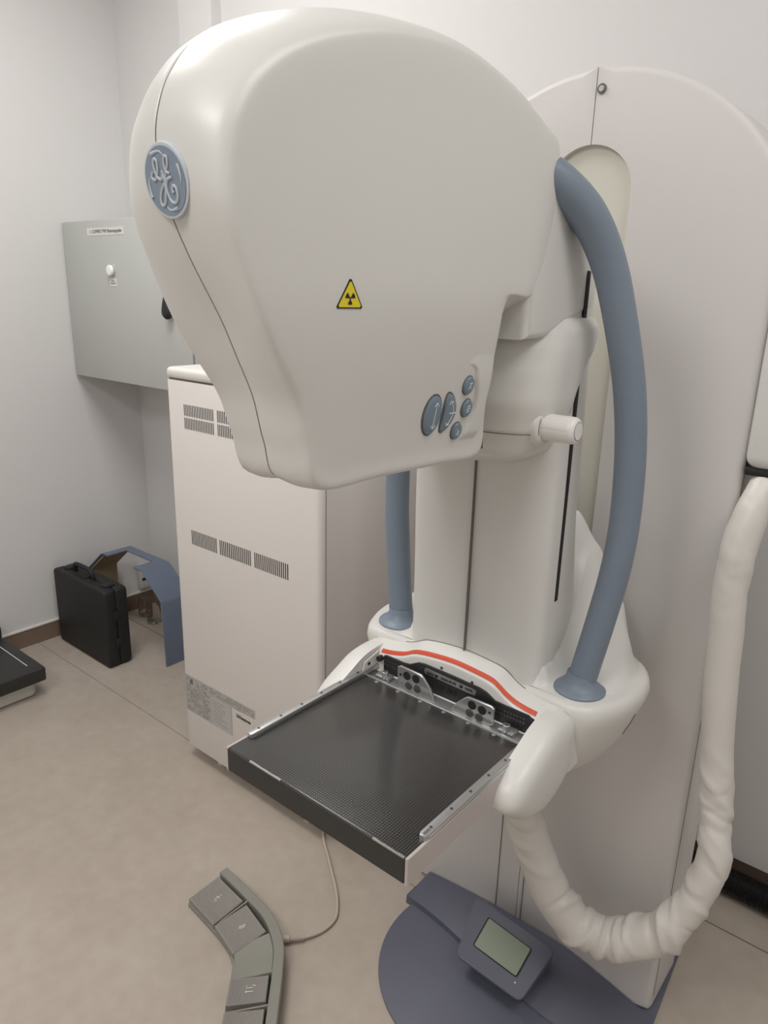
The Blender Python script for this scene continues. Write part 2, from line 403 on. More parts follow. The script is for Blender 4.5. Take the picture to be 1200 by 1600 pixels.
# ledge
def ledge_outline(f):
    pts = [(0.0, 1.035), (0.12, 1.035), (0.20, 1.035), (0.242, 1.045), (0.268, 1.085), (0.284, 1.135), (0.288, 1.19), (0.278, 1.24), (0.24, 1.285), (0.15, 1.29), (0.0, 1.29)]
    cx_, cy_ = 0.0, 1.17
    full = [(x, y) for x, y in pts] + [(-x, y) for x, y in reversed(pts[1:-1])]
    sp = spline([(x, y, 0) for x, y in full], 5, True)
    return [((p.x)*f, cy_+(p.y-cy_)*f) for p in sp]
rings = []
for z, f in ((0.66, 0.25), (0.672, 0.50), (0.70, 0.68), (0.74, 0.81), (0.78, 0.895), (0.82, 0.95), (0.85, 0.985), (0.868, 1.0), (0.882, 0.993), (0.889, 0.975), (0.892, 0.95)):
    rings.append([Vector((XC+x, y if y > 1.036 else 1.036, z)) for x, y in ledge_outline(f)])
ledge = loft('support_ledge', rings, M['white'], U)
# concave flare from the ledge up to the arm column (height field over the ledge)
rear_prof = [(0.0, 1.165), (0.085, 1.155), (0.132, 1.098), (0.181, 1.012), (0.222, 0.955), (0.252, 0.915), (0.272, 0.8885)]
NX, NY = 72, 40; bm = bmesh.new(); G = []
for jy in range(NY+1):
    row = []; y = 1.052+(1.284-1.052)*jy/NY; t = smoothstep((y-1.085)/0.185)
    hwid = lerp_keys([(1.04, 0.21), (1.085, 0.245), (1.135, 0.268), (1.19, 0.274), (1.24, 0.264), (1.284, 0.235)], y)[0]
    for ix in range(NX+1):
        u = -1+2*ix/NX; xx = u*hwid; ax = abs(xx)
        d = max(ax-0.143, 0.0)
        flat_h = 0.889+0.0035*smoothstep((hwid-ax)/0.02)+0.045*math.exp(-d/0.008)*smoothstep((y-1.05)/0.03)
        zr = lerp_keys(rear_prof, ax)[0]
        z = flat_h*(1-t)+max(zr, 0.889)*t
        z = 0.8885+(z-0.8885)*smoothstep((hwid-ax)/(0.012+0.03*t))
        row.append(bm.verts.new((XC+xx, y, z)))
    G.append(row)
for a in range(NY):
    for c in range(NX): bm.faces.new([G[a][c], G[a][c+1], G[a+1][c+1], G[a+1][c]])
# back wall and underside so the flare has body
bk = [bm.verts.new((v.co.x, v.co.y+0.004, 0.87)) for v in G[-1]]
for c in range(NX): bm.faces.new([G[-1][c], G[-1][c+1], bk[c+1], bk[c]])
link('ledge_flare', bm, M['white'], ledge)
# maker's plate slot on the ledge flank
lb_ = BVHTree.FromPolygons([v.co+U.location for v in ledge.data.vertices], [tuple(p.vertices) for p in ledge.data.polygons])
fs = []
for k in range(7):
    h = lb_.ray_cast(Vector((0.3, 1.17, 0.795+0.008*k)), Vector((-1, 0, 0)))
    if h[0]: fs.append(h[0])
bm = bmesh.new(); add_tube(bm, fs, 0.0014, 6); link('flank_slot', bm, M['seam'], ledge)

# ---- hub with positioning knob
keys = [(1.290, 0.055, 1.00, 1.10), (1.297, 0.095, 0.972, 1.10), (1.318, 0.130, 0.945, 1.11), (1.36, 0.148, 0.935, 1.12), (1.40, 0.156, 0.925, 1.13), (1.44, 0.158, 0.925, 1.155), (1.475, 0.160, 0.93, 1.19), (1.505, 0.158, 0.945, 1.205), (1.52, 0.148, 0.965, 1.195), (1.528, 0.125, 0.985, 1.17)]
hub = body('rotation_hub', keys, 1.290, 1.528, 30, 2.9, U, n_=72)
hb = BVHTree.FromPolygons([v.co+U.location for v in hub.data.vertices], [tuple(p.vertices) for p in hub.data.polygons])
hs = []
for p in spline([(0, 1.075, 1.375), (0, 1.105, 1.41), (0, 1.135, 1.45), (0, 1.165, 1.485), (0, 1.18, 1.50)], 8):
    h = hb.ray_cast(Vector((0, p.y, p.z)), Vector((-1, 0, 0)))
    if h[0]: hs.append(h[0])
bm = bmesh.new(); add_tube(bm, hs, 0.0008, 6); link('hub_seam', bm, M['seam'], hub)
bm = bmesh.new(); z = 1.352; ring = [p for p in sec(0.1487, 0.9345, 1.1195, z, 72, 2.9)]
add_tube(bm, [p for p in ring if p.y < 1.02 and p.x > XC-0.05], 0.0008, 6, cap=True); link('hub_seam', bm, M['seam'], hub)
# ---- upper arm behind the head
ua = bmesh.new()
add_prism(ua, [(0.915, 1.492), (0.915, 1.735), (0.95, 1.742), (1.03, 1.715), (1.085, 1.685), (1.122, 1.64), (1.132, 1.60), (1.132, 1.56), (1.12, 1.532), (1.08, 1.523), (1.03, 1.512), (0.975, 1.493)], 'x', XC-0.144, XC+0.144, 0.012, 4)
ua_o = link('upper_arm', ua, M['white'], U)
for s in (1, -1):
    box('guide_slot', (XC+s*0.1440-0.002, 1.086, 1.526), (XC+s*0.1440+0.002, 1.090, 1.582), M['dark'], ua_o, 0)

# ---- tube head
Ck = [(.585, 1.329), (.562, 1.378), (.547, 1.432), (.526, 1.477), (.506, 1.518), (.472, 1.575), (.452, 1.615), (.441, 1.646), (.438, 1.684), (.444, 1.714), (.458, 1.743), (.487, 1.775), (.54, 1.806), (.62, 1.833), (.74, 1.848), (.86, 1.838), (.97, 1.795), (1.05, 1.765), (1.075, 1.68), (1.06, 1.57), (1.00, 1.52), (.95, 1.47), (.93, 1.41), (.92, 1.36), (.905, 1.330), (.80, 1.329), (.69, 1.329)]
Kk = [(.588, 1.330), (.562, 1.385), (.546, 1.43), (.518, 1.474), (.492, 1.518), (.468, 1.574), (.455, 1.610), (.451, 1.640), (.456, 1.684), (.470, 1.714), (.492, 1.741), (.530, 1.769), (.585, 1.793), (.66, 1.812), (.76, 1.816), (.86, 1.793), (.93, 1.766), (.972, 1.748), (.983, 1.69), (.952, 1.575), (.925, 1.548), (.872, 1.543), (.868, 1.47), (.878, 1.39), (.880, 1.332), (.80, 1.3295), (.69, 1.3295)]
def hw(y, z):
    s = smoothstep((y-0.44)/0.52)
    base = 0.086+0.058*s
    g_ = 0.70+0.30*smoothstep((z-1.30)/0.26)
    return base*g_
def head_half(sgn):
    cs = spline([(0, a, b_) for a, b_ in Ck], 6, True); ks = spline([(0, a, b_) for a, b_ in Kk], 6, True)
    N = len(cs); cy_, cz_ = 0.70, 1.59
    rows = []
    def blur(w): return [sum((ks[(i+d) % N] for d in range(-w, w+1)), Vector())/(2*w+1) for i in range(N)]
    KB = {0.085: blur(1), 0.25: blur(6), 0.5: blur(14), 0.75: blur(20), 1.0: blur(20)}
    for i in range(N):
        c, k = cs[i], ks[i]
        h = hw(k.y, k.z)
        c_in = Vector((0.0012, c.y+(cy_-c.y)*0.02, c.z+(cz_-c.z)*0.02))
        C0 = Vector((0.0012, c.y+(cy_-c.y)*0.004, c.z+(cz_-c.z)*0.004)); C1 = Vector((0.004, c.y, c.z))
        m1 = Vector((h*0.42, c.y*0.72+k.y*0.28, c.z*0.72+k.z*0.28))
        m2 = Vector((h*0.76, c.y*0.30+k.y*0.70, c.z*0.30+k.z*0.70))
        m1 += (m1-Vector((m1.x, cy_, cz_))).normalized()*0.0035
        m2 += (m2-Vector((m2.x, cy_, cz_))).normalized()*0.0035
        e_ = smoothstep((k.z-1.335)/0.09)
        kk = Vector((h*(1.0-0.035*e_), k.y+(cy_-k.y)*0.008*e_, k.z+(cz_-k.z)*0.008*e_))
        def sd(f, e=0.0):
            kb = KB[f]; y, z = kb[i].y+(cy_-kb[i].y)*f, kb[i].z+(cz_-kb[i].z)*f
            return Vector((hw(y, z)*(1+0.0*f)+0.006*math.sin(min(f, 1)*PI/2)+e, y, z))
        ctrl = [C1, m1, m2, kk, sd(0.085), sd(0.25), sd(0.5), sd(0.75), sd(1.0)]
        pr = spline(ctrl, 4)
        rows.append([c_in, C0]+pr)
    if sgn < 0:
        for r in rows:
            for p in r: p.x *= 1-0.17*smoothstep((0.66-p.y)/0.13)
    bm = bmesh.new(); V = [[bm.verts.new((XC+sgn*p.x, p.y, p.z)) for p in r[:-1]] for r in rows]
    cv = bm.verts.new((XC+sgn*rows[0][-1].x, cy_, cz_))
    L = len(V[0])
    for i in range(N):
        j_ = (i+1) % N
        for k in range(L-1): bm.faces.new([V[i][k], V[j_][k], V[j_][k+1], V[i][k+1]])
        bm.faces.new([V[i][L-1], V[j_][L-1], cv])
    return link('head_cover', bm, M['white'], HEAD)
HEAD = body('tube_head_core', [(1.34, 0.03, 0.62, 0.88), (1.84, 0.03, 0.62, 0.98)], 1.345, 1.80, 4, 4, U, M['seam'])
HC = {s: head_half(s) for s in (1, -1)}
# the head_cover seam filler: dark band following the profile just inside
prof = [(a+(0.70-a)*0.012, b_+(1.59-b_)*0.012) for a, b_ in Ck]
sp = spline([(0, a, b_) for a, b_ in prof], 6, True)
bm = bmesh.new(); v0 = [bm.verts.new((XC-0.0025, p.y, p.z)) for p in sp]; v1 = [bm.verts.new((XC+0.0025, p.y, p.z)) for p in sp]
for i in range(len(sp)): bm.faces.new([v0[i], v0[(i+1) % len(sp)], v1[(i+1) % len(sp)], v1[i]])
link('seam_strip', bm, M['seam'], HEAD)
bvh = {}
for s in (1, -1):
    me = HC[s].data; bvh[s] = BVHTree.FromPolygons([v.co+U.location for v in me.vertices], [tuple(p.vertices) for p in me.polygons])
def side(y, z, s=1):
    h = bvh[s].ray_cast(Vector((XC+s*0.6, y, z)), Vector((-s, 0, 0)))
    return (h[0], h[1] if h[1].x*s > 0 else -h[1])
def front(x, z):
    s = 1 if x >= XC else -1
    h = bvh[s].ray_cast(Vector((x, 0.0, z)), Vector((0, 1, 0)))
    return h[0] if h[0] else Vector((x, 0.45, z))
# underside rails + foot
box('collimator_rail', (XC+0.045, 0.605, 1.3235), (XC+0.066, 0.88, 1.3335), M['alu_side'], HEAD, 0.001)
box('collimator_rail', (XC-0.066, 0.605, 1.3235), (XC-0.045, 0.88, 1.3335), M['alu_side'], HEAD, 0.001)
box('lamp_window', (XC-0.03, 0.590, 1.325), (XC-0.018, 0.61, 1.3315), M['dark'], HEAD, 0.001)
box('rear_gap', (XC+0.06, 0.876, 1.337), (XC+0.099, 0.893, 1.352), M['dark'], HEAD, 0.001)

# GE roundel on the nose
LC = Vector((-0.633, 0, 1.6455)); yL = 0.4355
ty = front(LC.x+0.012, LC.z+0.034).y; by = front(LC.x+0.012, LC.z-0.034).y
gx = (front(LC.x+0.028, LC.z).y-front(LC.x-0.030, LC.z).y)/0.058
ln = Vector((gx, -1.0, -(by-ty)/0.068)).normalized()
fy = min(front(LC.x+dx, LC.z).y for dx in (-0.03, -0.01, 0.012, 0.03))
Lc = Vector((LC.x, front(LC.x, LC.z).y, LC.z))
mo = max((front(LC.x+0.030*math.cos(a), LC.z+0.031*math.sin(a))-Lc).dot(ln) for a in [PI*k/8 for k in range(16)])
Lc = Lc+ln*(max(mo, 0)+0.0008)
ex = Vector((1, 0, 0)); ex = (ex-ln*ex.dot(ln)).normalized(); ey = ln.cross(ex); ey = ey if ey.z > 0 else -ey
def Lp(x, y, h=0.0): return Lc+ex*x*0.0315+ey*y*0.0315+ln*h
lg = disc('logo_badge', Lc-ln*0.006, ln, 0.0335, 0.0065, M['logo_pale'], HEAD, 48, 0.001)
bm = bmesh.new(); add_disc(bm, Lc, ln, 0.0302, 0.0012, 48); link('logo_field', bm, M['logo_blue'], lg)
def strokes(name, curves, wid, parent, m, h=0.0016, P=None, n=10):
    P = P or Lp
    bm = bmesh.new()
    for cv, w in curves:
        pts = spline([P(x, y, h) for x, y in cv], n) if len(cv) > 2 else [P(*cv[0], h), P(*cv[1], h)]
        if callable(w): rr = w
        else: rr = w
        add_tube(bm, pts, rr, 6, up=ln)
    return link(name, bm, m, parent)
tap = lambda a: (lambda s: 0.0003+a*math.sin(PI*min(max(s, 0), 1))**0.7)
mono = [
 ([(-0.50, 0.28), (-0.58, 0.16), (-0.48, 0.06), (-0.34, 0.12), (-0.22, 0.34), (-0.20, 0.56), (-0.30, 0.62), (-0.38, 0.48), (-0.34, 0.22), (-0.20, 0.06), (-0.06, 0.10), (0.02, 0.26)], 0.0015),
 ([(-0.02, 0.30), (0.02, 0.0), (-0.04, -0.34), (-0.16, -0.60), (-0.30, -0.66), (-0.36, -0.52), (-0.26, -0.28), (-0.04, -0.08), (0.18, 0.06)], 0.0015),
 ([(0.30, 0.18), (0.16, 0.30), (0.14, 0.50), (0.22, 0.66), (0.32, 0.62), (0.30, 0.44), (0.14, 0.22), (0.06, 0.06)], 0.0014),
 ([(0.40, 0.08), (0.22, 0.06), (0.08, -0.06), (0.06, -0.30), (0.16, -0.54), (0.34, -0.62), (0.50, -0.48), (0.52, -0.26), (0.42, -0.14), (0.32, -0.22), (0.34, -0.34)], 0.0016),
]
strokes('logo_monogram', mono, 0, lg, M['logo_pale'])
for k in range(4):
    bm = bmesh.new()
    a0 = PI/2+k*PI/2+0.1
    pts = [(0.86*math.cos(a0+0.40), 0.86*math.sin(a0+0.40)), (0.83*math.cos(a0+0.18), 0.83*math.sin(a0+0.18)), (0.80*math.cos(a0-0.10), 0.80*math.sin(a0-0.10)), (0.70*math.cos(a0-0.32), 0.70*math.sin(a0-0.32))]
    add_tube(bm, spline([Lp(x, y, 0.0012) for x, y in pts], 6), (lambda s: 0.0017*(1-s)**0.8+0.0003), 6, up=ln)
    link('logo_swirl', bm, M['logo_pale'], lg)

# stickers and controls on the side
def Sp(y0, z0, off=0.0, s=1):
    p, nn = side(y0, z0, s); return p+nn*off, nn
def side_frame(y0, z0):
    p, nn = Sp(y0, z0); ey_ = Vector((0, 0, 1)); ey_ = (ey_-nn*ey_.dot(nn)).normalized(); ex_ = ey_.cross(nn); ex_ = ex_ if ex_.y > 0 else -ex_
    return p, nn, ex_, ey_
def poly_patch(name, frame, pts, h0, h1, m, parent):
    p, nn, a, b_ = frame
    return loft(name, [[p+a*x+b_*y+nn*h0 for x, y in pts], [p+a*x+b_*y+nn*h1 for x, y in pts]], m, parent)
fr_ = side_frame(0.598, 1.5465)
tri = lambda r: [(r*math.cos(PI/2+2*PI*k/3+dd), r*math.sin(PI/2+2*PI*k/3+dd)) for k in range(3) for dd in (-0.06, 0.06)]
stk = poly_patch('radiation_sticker', fr_, [(x, y-0.003) for x, y in tri(0.0195)], -0.001, 0.0006, M['ink'], HEAD)
poly_patch('sticker_face', fr_, [(x, y-0.003) for x, y in tri(0.0168)], 0, 0.0009, M['yellow'], stk)
bm = bmesh.new(); p, nn, a, b_ = fr_
for k in range(3):
    t0 = PI/2+PI/3+k*2*PI/3-0.0
    pts = [(0.0014*math.cos(t0-0.5), 0.0014*math.sin(t0-0.5)), (0.0014*math.cos(t0+0.5), 0.0014*math.sin(t0+0.5))]+[(0.0068*math.cos(t0+0.5-kk/6), 0.0068*math.sin(t0+0.5-kk/6)) for kk in range(7)]
    vs = [bm.verts.new(p+a*x+b_*(y-0.003)+nn*0.0012) for x, y in pts]; bm.faces.new(vs)
add_disc(bm, p+b_*-0.003+nn*0.0008, nn, 0.0011, 0.0005, 12)
link('trefoil', bm, M['ink'], stk)

# raised control pad and its five buttons
def blob(name, cy_, cz_, ry, rz, h, m, parent, bend=0.0, rings=((1.0, -0.25), (1.0, 0.5), (0.9, 0.85), (0.65, 1.0)), rot=0.0):
    p, nn, a, b_ = side_frame(cy_, cz_); R = []
    for f, hh in rings:
        rr = []
        for i in range(28):
            th = 2*PI*i/28; x, y = ry*f*math.cos(th), rz*f*math.sin(th)
            x += -bend*(y/rz)**2 if bend else 0
            x, y = x*math.cos(rot)-y*math.sin(rot), x*math.sin(rot)+y*math.cos(rot)
            rr.append(p+a*x+b_*y+nn*h*hh)
        R.append(rr)
    return loft(name, R, m, parent)
pad = None
bm = bmesh.new(); G = []; n1 = 56
rec = [Vector(v) for v in ((0.812, 1.447, 0), (0.8155, 1.436, 0), (0.822, 1.418, 0), (0.824, 1.4045, 0), (0.821, 1.390, 0), (0.8135, 1.374, 0), (0.808, 1.366, 0))]
def seg_d(p):
    d = 9
    for a, b_ in zip(rec, rec[1:]):
        t = max(0, min(1, (p-a).dot(b_-a)/(b_-a).length_squared)); d = min(d, (p-a-(b_-a)*t).length)
    return d
for a in range(n1+1):
    row = []
    for c in range(n1+1):
        y = 0.760+0.106*a/n1; z = 1.346+0.150*c/n1
        p, nn = side(y, z)
        m_ = smoothstep((y-0.792-0.0*z)/0.03)*smoothstep((z-1.352)/0.02)*smoothstep((1.494-z)/0.06)*smoothstep((0.8655-y)/0.006)
        h = -0.0014+0.0062*m_*smoothstep((seg_d(Vector((y, z, 0)))-0.0125)/0.005)
        row.append(bm.verts.new(p+nn*h))
    G.append(row)
for a in range(n1):
    for c in range(n1): bm.faces.new([G[a][c], G[a+1][c], G[a+1][c+1], G[a][c+1]])
pad = link('control_panel', bm, M['white'], HEAD)
btns = [(0.757, 1.401, 0.0155, 0.0265, 0.0, 0.0), (0.789, 1.402, 0.0115, 0.0265, 0.007, 0.0), (0.8155, 1.436, 0.0095, 0.0125, 0, 0), (0.824, 1.4045, 0.0095, 0.0125, 0, 0), (0.8135, 1.374, 0.0095, 0.0120, 0, 0)]
BT = []
for (cy_, cz_, ry, rz, bend, rot) in btns:
    blob('button_recess', cy_, cz_, ry*1.14, rz*1.09, 0.0006, M['seam'], HEAD, bend, ((1.0, -1.0), (1.0, 1.0)))
    BT.append(blob('control_button', cy_, cz_, ry, rz, 0.0048, M['button'], HEAD, bend))
def side_strokes(cy_, cz_, cvs, parent, h=0.0048, r=0.0007):
    p, nn, a, b_ = side_frame(cy_, cz_); bm = bmesh.new()
    for cv in cvs: add_tube(bm, [p+a*x+b_*y+nn*h for x, y in cv], r, 5, up=nn)
    return link('button_symbol', bm, M['glyph'], parent)
side_strokes(0.757, 1.401, [[(0.002, -0.018), (0.002, 0.018)], [(-0.002, 0.013), (0.002, 0.018), (0.006, 0.013)], [(-0.002, -0.013), (0.002, -0.018), (0.006, -0.013)]], BT[0])
arc = [(0.0045-0.0085*(t/6)**2, 0.017*t/6) for t in range(-6, 7)]
side_strokes(0.789, 1.402, [arc, [(-0.006, 0.012), (-0.004, 0.017), (0.001, 0.0155)], [(-0.006, -0.012), (-0.004, -0.017), (0.001, -0.0155)], [(-0.003, 0), (0.010, 0)]], BT[1])
side_strokes(0.8155, 1.436, [[(-0.003, -0.004), (0.003, 0.005)], [(0.003, 0.005), (-0.001, 0.004)], [(-0.003, 0.005), (0.003, -0.004)]], BT[2], r=0.0005)
side_strokes(0.824, 1.4045, [[(0, -0.006), (0, 0.006)], [(-0.004, -0.001), (0.004, 0.001)], [(-0.003, 0.003), (0.003, 0.004)], [(-0.003, -0.004), (0.003, -0.003)]], BT[3], r=0.0005)
side_strokes(0.8135, 1.374, [[(-0.003, 0.005), (0.003, -0.005)], [(-0.003, -0.004), (0.003, 0.001)], [(0.003, -0.005), (-0.001, -0.005)]], BT[4], r=0.0005)
# smudge mark on nose
# ---- knob
kc = Vector((-0.500, 0.998, 1.362))
bm = bmesh.new()
prof = [(0.0, 0.0205), (0.040, 0.0205), (0.0455, 0.0200), (0.049, 0.0180), (0.051, 0.0150)]
rings = []
for x, r in prof:
    rr = []
    for i in range(64):
        th = 2*PI*i/64; rb = r*(1-(0.035 if (i % 8) in (0,) and x < 0.045 else 0)); rr.append(Vector((kc.x+x, kc.y+rb*math.cos(th), kc.z+rb*math.sin(th))))
    rings.append(rr)
kn = loft('positioning_knob', rings, M['cabtop'], U)
disc('knob_ring', kc+Vector((0.0508, 0, 0)), (1, 0, 0), 0.0142, 0.0006, M['button'], kn, 32)
disc('knob_cap', kc+Vector((0.0508, 0, 0)), (1, 0, 0), 0.0130, 0.0010, M['cabtop'], kn, 32)
kf = disc('knob_flange', kc+Vector((-0.02, 0, 0)), (1, 0, 0), 0.031, 0.0205, M['white'], U, 40, 0.007)
bm = bmesh.new()
for a0, a1 in ((2.55, 3.5), (1.0, 0.75)):
    add_tube(bm, [kc+Vector((0.0012, -0.0, 0))+Vector((0, 0.0265*math.cos(a0+(a1-a0)*i/8), 0.0265*math.sin(a0+(a1-a0)*i/8))) for i in range(9)], 0.0006, 5, up=Vector((1, 0, 0)))
for dz_, w in ((0.0, 0.0045), (0.004, 0.0045)):
    add_tube(bm, [kc+Vector((0.0012, -0.004-w, 0.0245+dz_)), kc+Vector((0.0012, -0.004+w, 0.0245+dz_))], 0.0006, 5, up=Vector((1, 0, 0)))
add_tube(bm, [kc+Vector((0.0012, -0.004, 0.0205)), kc+Vector((0.0012, -0.004, 0.0325))], 0.0006, 5, up=Vector((1, 0, 0)))
link('knob_marking', bm, M['glyphgrey'], kf)

# ---- blue grab handles
for s in (1, -1):
    hp = [(0.200, 1.104, 0.880), (0.204, 1.106, 0.92), (0.219, 1.113, 1.02), (0.232, 1.119, 1.12), (0.236, 1.122, 1.21), (0.233, 1.117, 1.32), (0.224, 1.103, 1.42), (0.207, 1.080, 1.52), (0.188, 1.058, 1.60), (0.166, 1.025, 1.66), (0.138, 0.985, 1.698), (0.108, 0.955, 1.718), (0.085, 0.935, 1.724)]
    pts = [(XC+s*a, y, z) for a, y, z in hp]
    bm = bmesh.new()
    add_tube(bm, spline(pts, 8), lambda t: 0.0245 if t < 0.55 else 0.0245+0.004*smoothstep((t-0.55)/0.4), 28, flat=1.0, up=Vector((1, 0, 0)))
    h_ = link('grab_handle', bm, M['handle'], U)
    bm = bmesh.new(); pr = [(0.0495, 0.886), (0.0495, 0.8955), (0.047, 0.898), (0.040, 0.9005), (0.033, 0.906), (0.028, 0.914), (0.0255, 0.924)]
    rings = [[Vector((XC+s*0.2005+r*math.cos(2*PI*i/48)*0.92, 1.102+r*math.sin(2*PI*i/48)*0.92, z)) for i in range(48)] for r, z in pr]
    loft('handle_collar', rings, M['handle'], h_)

# ---- receptor holder: front plate with arched lip
lipz = [(-0.226, .862), (-0.222, .874), (-0.212, .882), (-0.16, .886), (-0.119, .896), (-0.095, .908), (-0.08, .913), (-0.05, .918), (0, .922), (0.05, .919), (0.075, .916), (0.09, .911), (0.113, .897), (0.135, .889), (0.165, .885), (0.212, .882), (0.222, .874), (0.226, .862)]
L3 = spline([(x, 0, z) for x, z in lipz], 5)
rings = []
for p in L3:
    x, z = XC+p.x, p.z; e = smoothstep((0.25-abs(p.x))/0.03)
    yo = 0.03*smoothstep((abs(p.x)-0.178)/0.03)
    rings.append([Vector((x, 1.000+yo, 0.77)), Vector((x, 1.000+yo, z-0.026)), Vector((x, 1.0015+yo, z-0.020)), Vector((x, 1.006+yo, z-0.014)), Vector((x, 1.012+yo*.8, z-0.009)), Vector((x, 1.036, z-0.001)), Vector((x, 1.044, z-0.0005)), Vector((x, 1.049, z-0.004)), Vector((x, 1.050, z-0.02)), Vector((x, 1.07, 0.77))])
hold = loft('receptor_holder', rings, M['white'], U, True, True)
bm = bmesh.new(); add_tube(bm, [Vector((XC+p.x, 1.0405, p.z-0.0006)) for p in L3], 0.0010, 6); link('holder_seam', bm, M['seam'], hold)
try: hold.data.set_sharp_from_angle(angle=math.radians(18))
except Exception: pass
# block under the holder (body going back to the ledge)
bm = bmesh.new(); add_prism(bm, [(0.865, 0.775), (0.865, 0.785), (0.985, 0.83), (1.06, 0.86), (1.12, 0.86), (1.14, 0.74), (1.08, 0.705), (0.99, 0.72)], 'x', XC-0.185, XC+0.185, 0.008, 3)
link('holder_block', bm, M['white'], hold)
# red stripe on the lip
rz = [(-0.170, .8735), (-0.15, .8735), (-0.122, .879), (-0.10, .891), (-0.082, .9010), (-0.06, .9055), (0, .9085), (0.045, .9060), (0.076, .9015), (0.092, .894), (0.106, .884), (0.125, .876), (0.148, .8715), (0.168, .8705)]
# stripe sits on the sloping shoulder: follow the lip curve so that it lies on the surface
def lip_at(x):
    for a, b_ in zip(L3, L3[1:]):
        if a.x <= x <= b_.x: t = (x-a.x)/(b_.x-a.x); return a.z+(b_.z-a.z)*t
    return L3[-1].z
bm = bmesh.new(); ra, rb_ = [], []
for i in range(81):
    x = -0.171+0.341*i/80; z = lip_at(x)
    ra.append(bm.verts.new((XC+x, 1.0045, z-0.0160))); rb_.append(bm.verts.new((XC+x, 1.0060, z-0.0138)))
rc_ = [bm.verts.new((v.co.x, 1.0108, lip_at(v.co.x-XC)-0.0099)) for v in ra]
for v in ra+rb_+rc_: v.co.y -= 0.0006; v.co.z += 0.0005
for i in range(80):
    bm.faces.new([ra[i], ra[i+1], rb_[i+1], rb_[i]]); bm.faces.new([rb_[i], rb_[i+1], rc_[i+1], rc_[i]])
link('red_stripe', bm, M['red'], hold)
for x, z in ((0.645-0.668, .899), (0.645-0.601, .895)):
    disc('plate_screw', (XC+x, 1.001, z-0.008), (0, -1, 0), 0.0028, 0.002, M['screw'], hold, 12)
# black connector strip
bz = [(-0.158, .829), (-0.158, .869), (-0.153, .871), (-0.11, .871), (-0.095, .873), (-0.075, .884), (-0.06, .8865), (0.0, .886), (0.06, .884), (0.075, .881), (0.094, .871), (0.12, .870), (0.160, .8695), (0.165, .866), (0.165, .829)]
cs_ = prism('connector_strip', [(XC+x, z) for x, z in bz], 'y', 0.9965, 1.001, M['black'], hold, 0.001)
for s in (-1, 1):
    disc('strip_knob', (XC+s*0.166, 1.0, 0.861), (0, -1, 0), 0.0058, 0.010, M['black'], cs_, 16)
    bm = bmesh.new()
    for r_ in range(2):
        for c in range(10):
            x = XC+s*0.125+(c-4.5)*0.0062; add_disc(bm, (x, 0.9966, 0.861-r_*0.008), (0, -1, 0), 0.0019, 0.0012, 8)
    k_ = link('connector_pins', bm, M['screw'], cs_)
bm = bmesh.new(); add_prism(bm, [(XC-0.058, .872), (XC-0.058, .878), (XC-0.055, .8805), (XC+0.053, .877), (XC+0.056, .874), (XC+0.056, .868), (XC+0.053, .8665), (XC-0.055, .8695)], 'y', 0.9945, 0.997, 0.0)
lp_ = link('legend_plate', bm, M['alu'], cs_)
bm = bmesh.new()
for x in (-0.030, 0.025): add_disc(bm, (XC+x, 0.9947, 0.8735), (0, -1, 0), 0.0032, 0.0012, 14)
for x in [-.05, -.046, -.042, -.038, -.018, -.014, -.010, -.006, -.001, .003, .008, .012, .035, .039, .043, .047]:
    add_box(bm, (XC+x-0.0011, 0.9938, 0.871), (XC+x+0.0011, 0.9946, 0.8755))
link('legend_marks', bm, M['ink'], lp_)
for x, z in ((-0.018, .855), (-0.002, .853), (0.010, .853)): disc('socket', (XC+x, 0.9966, z), (0, -1, 0), 0.0045, 0.002, M['dark'], cs_, 16)

# ---- breast support: carbon table, side panels, rails, tray
ZT = 0.838
TX0, TX1, TY0, TY1 = -0.829, -0.459, 0.632, 0.962
tb = bmesh.new(); add_box(tb, (TX0, TY0, 0.796), (TX1-0.004, TY1, ZT), 0.0025, 3)
table = link('breast_support', tb, M['carbon'], U)
box('support_underside', (TX0+0.003, TY0+0.003, 0.793), (TX1-0.004, 1.0, 0.7975), M['greywhite'], table, 0.001)
box('front_fascia', (TX0+0.0005, TY0-0.0008, 0.7965), (TX1-0.005, TY0+0.002, 0.8355), M['slab'], table, 0)
for s, xa, xb in ((1, TX1-0.0045, TX1+0.0005), (-1, TX0-0.004, TX0+0.001)):
    bm = bmesh.new(); add_prism(bm, [(TY0-0.0005, .7945), (TY0-0.0005, .8378), (1.0, .8378), (1.0, .7945)], 'x', xa, xb, 0.0008, 1)
    link('side_panel', bm, M['alu_side'], table)
for s in (1, -1):
    xr = TX1-0.0075 if s > 0 else TX0+0.006
    bm = bmesh.new(); y0 = 0.672
    add_prism(bm, [(xr-0.0065, y0+0.006), (xr-0.004, y0), (xr+0.004, y0), (xr+0.0065, y0+0.006), (xr+0.0065, 1.0), (xr-0.0065, 1.0)], 'z', 0.8375, 0.8465, 0.001)
    add_box(bm, (xr+s*0.0065-0.003, y0+0.01, 0.832), (xr+s*0.0065+0.001, 1.0, 0.842), 0.0005)
    rail = link('compression_rail', bm, M['alu'], table)
    for k in range(6):
        disc('rail_screw', (xr, 0.693+k*0.050, 0.8465), (0, 0, 1), 0.0024, 0.0008, M['screw'], rail, 12)
    if s > 0: box('rail_slot', (xr-0.0015, y0+0.004, 0.8463), (xr+0.0025, y0+0.017, 0.8470), M['seam'], rail, 0)
    dark = box('rail_gap', (xr-s*0.0105-0.001, y0+0.004, 0.8378), (xr-s*0.0105+0.0012, 0.965, 0.8384), M['dark'], table, 0)
rw = random.Random(5)
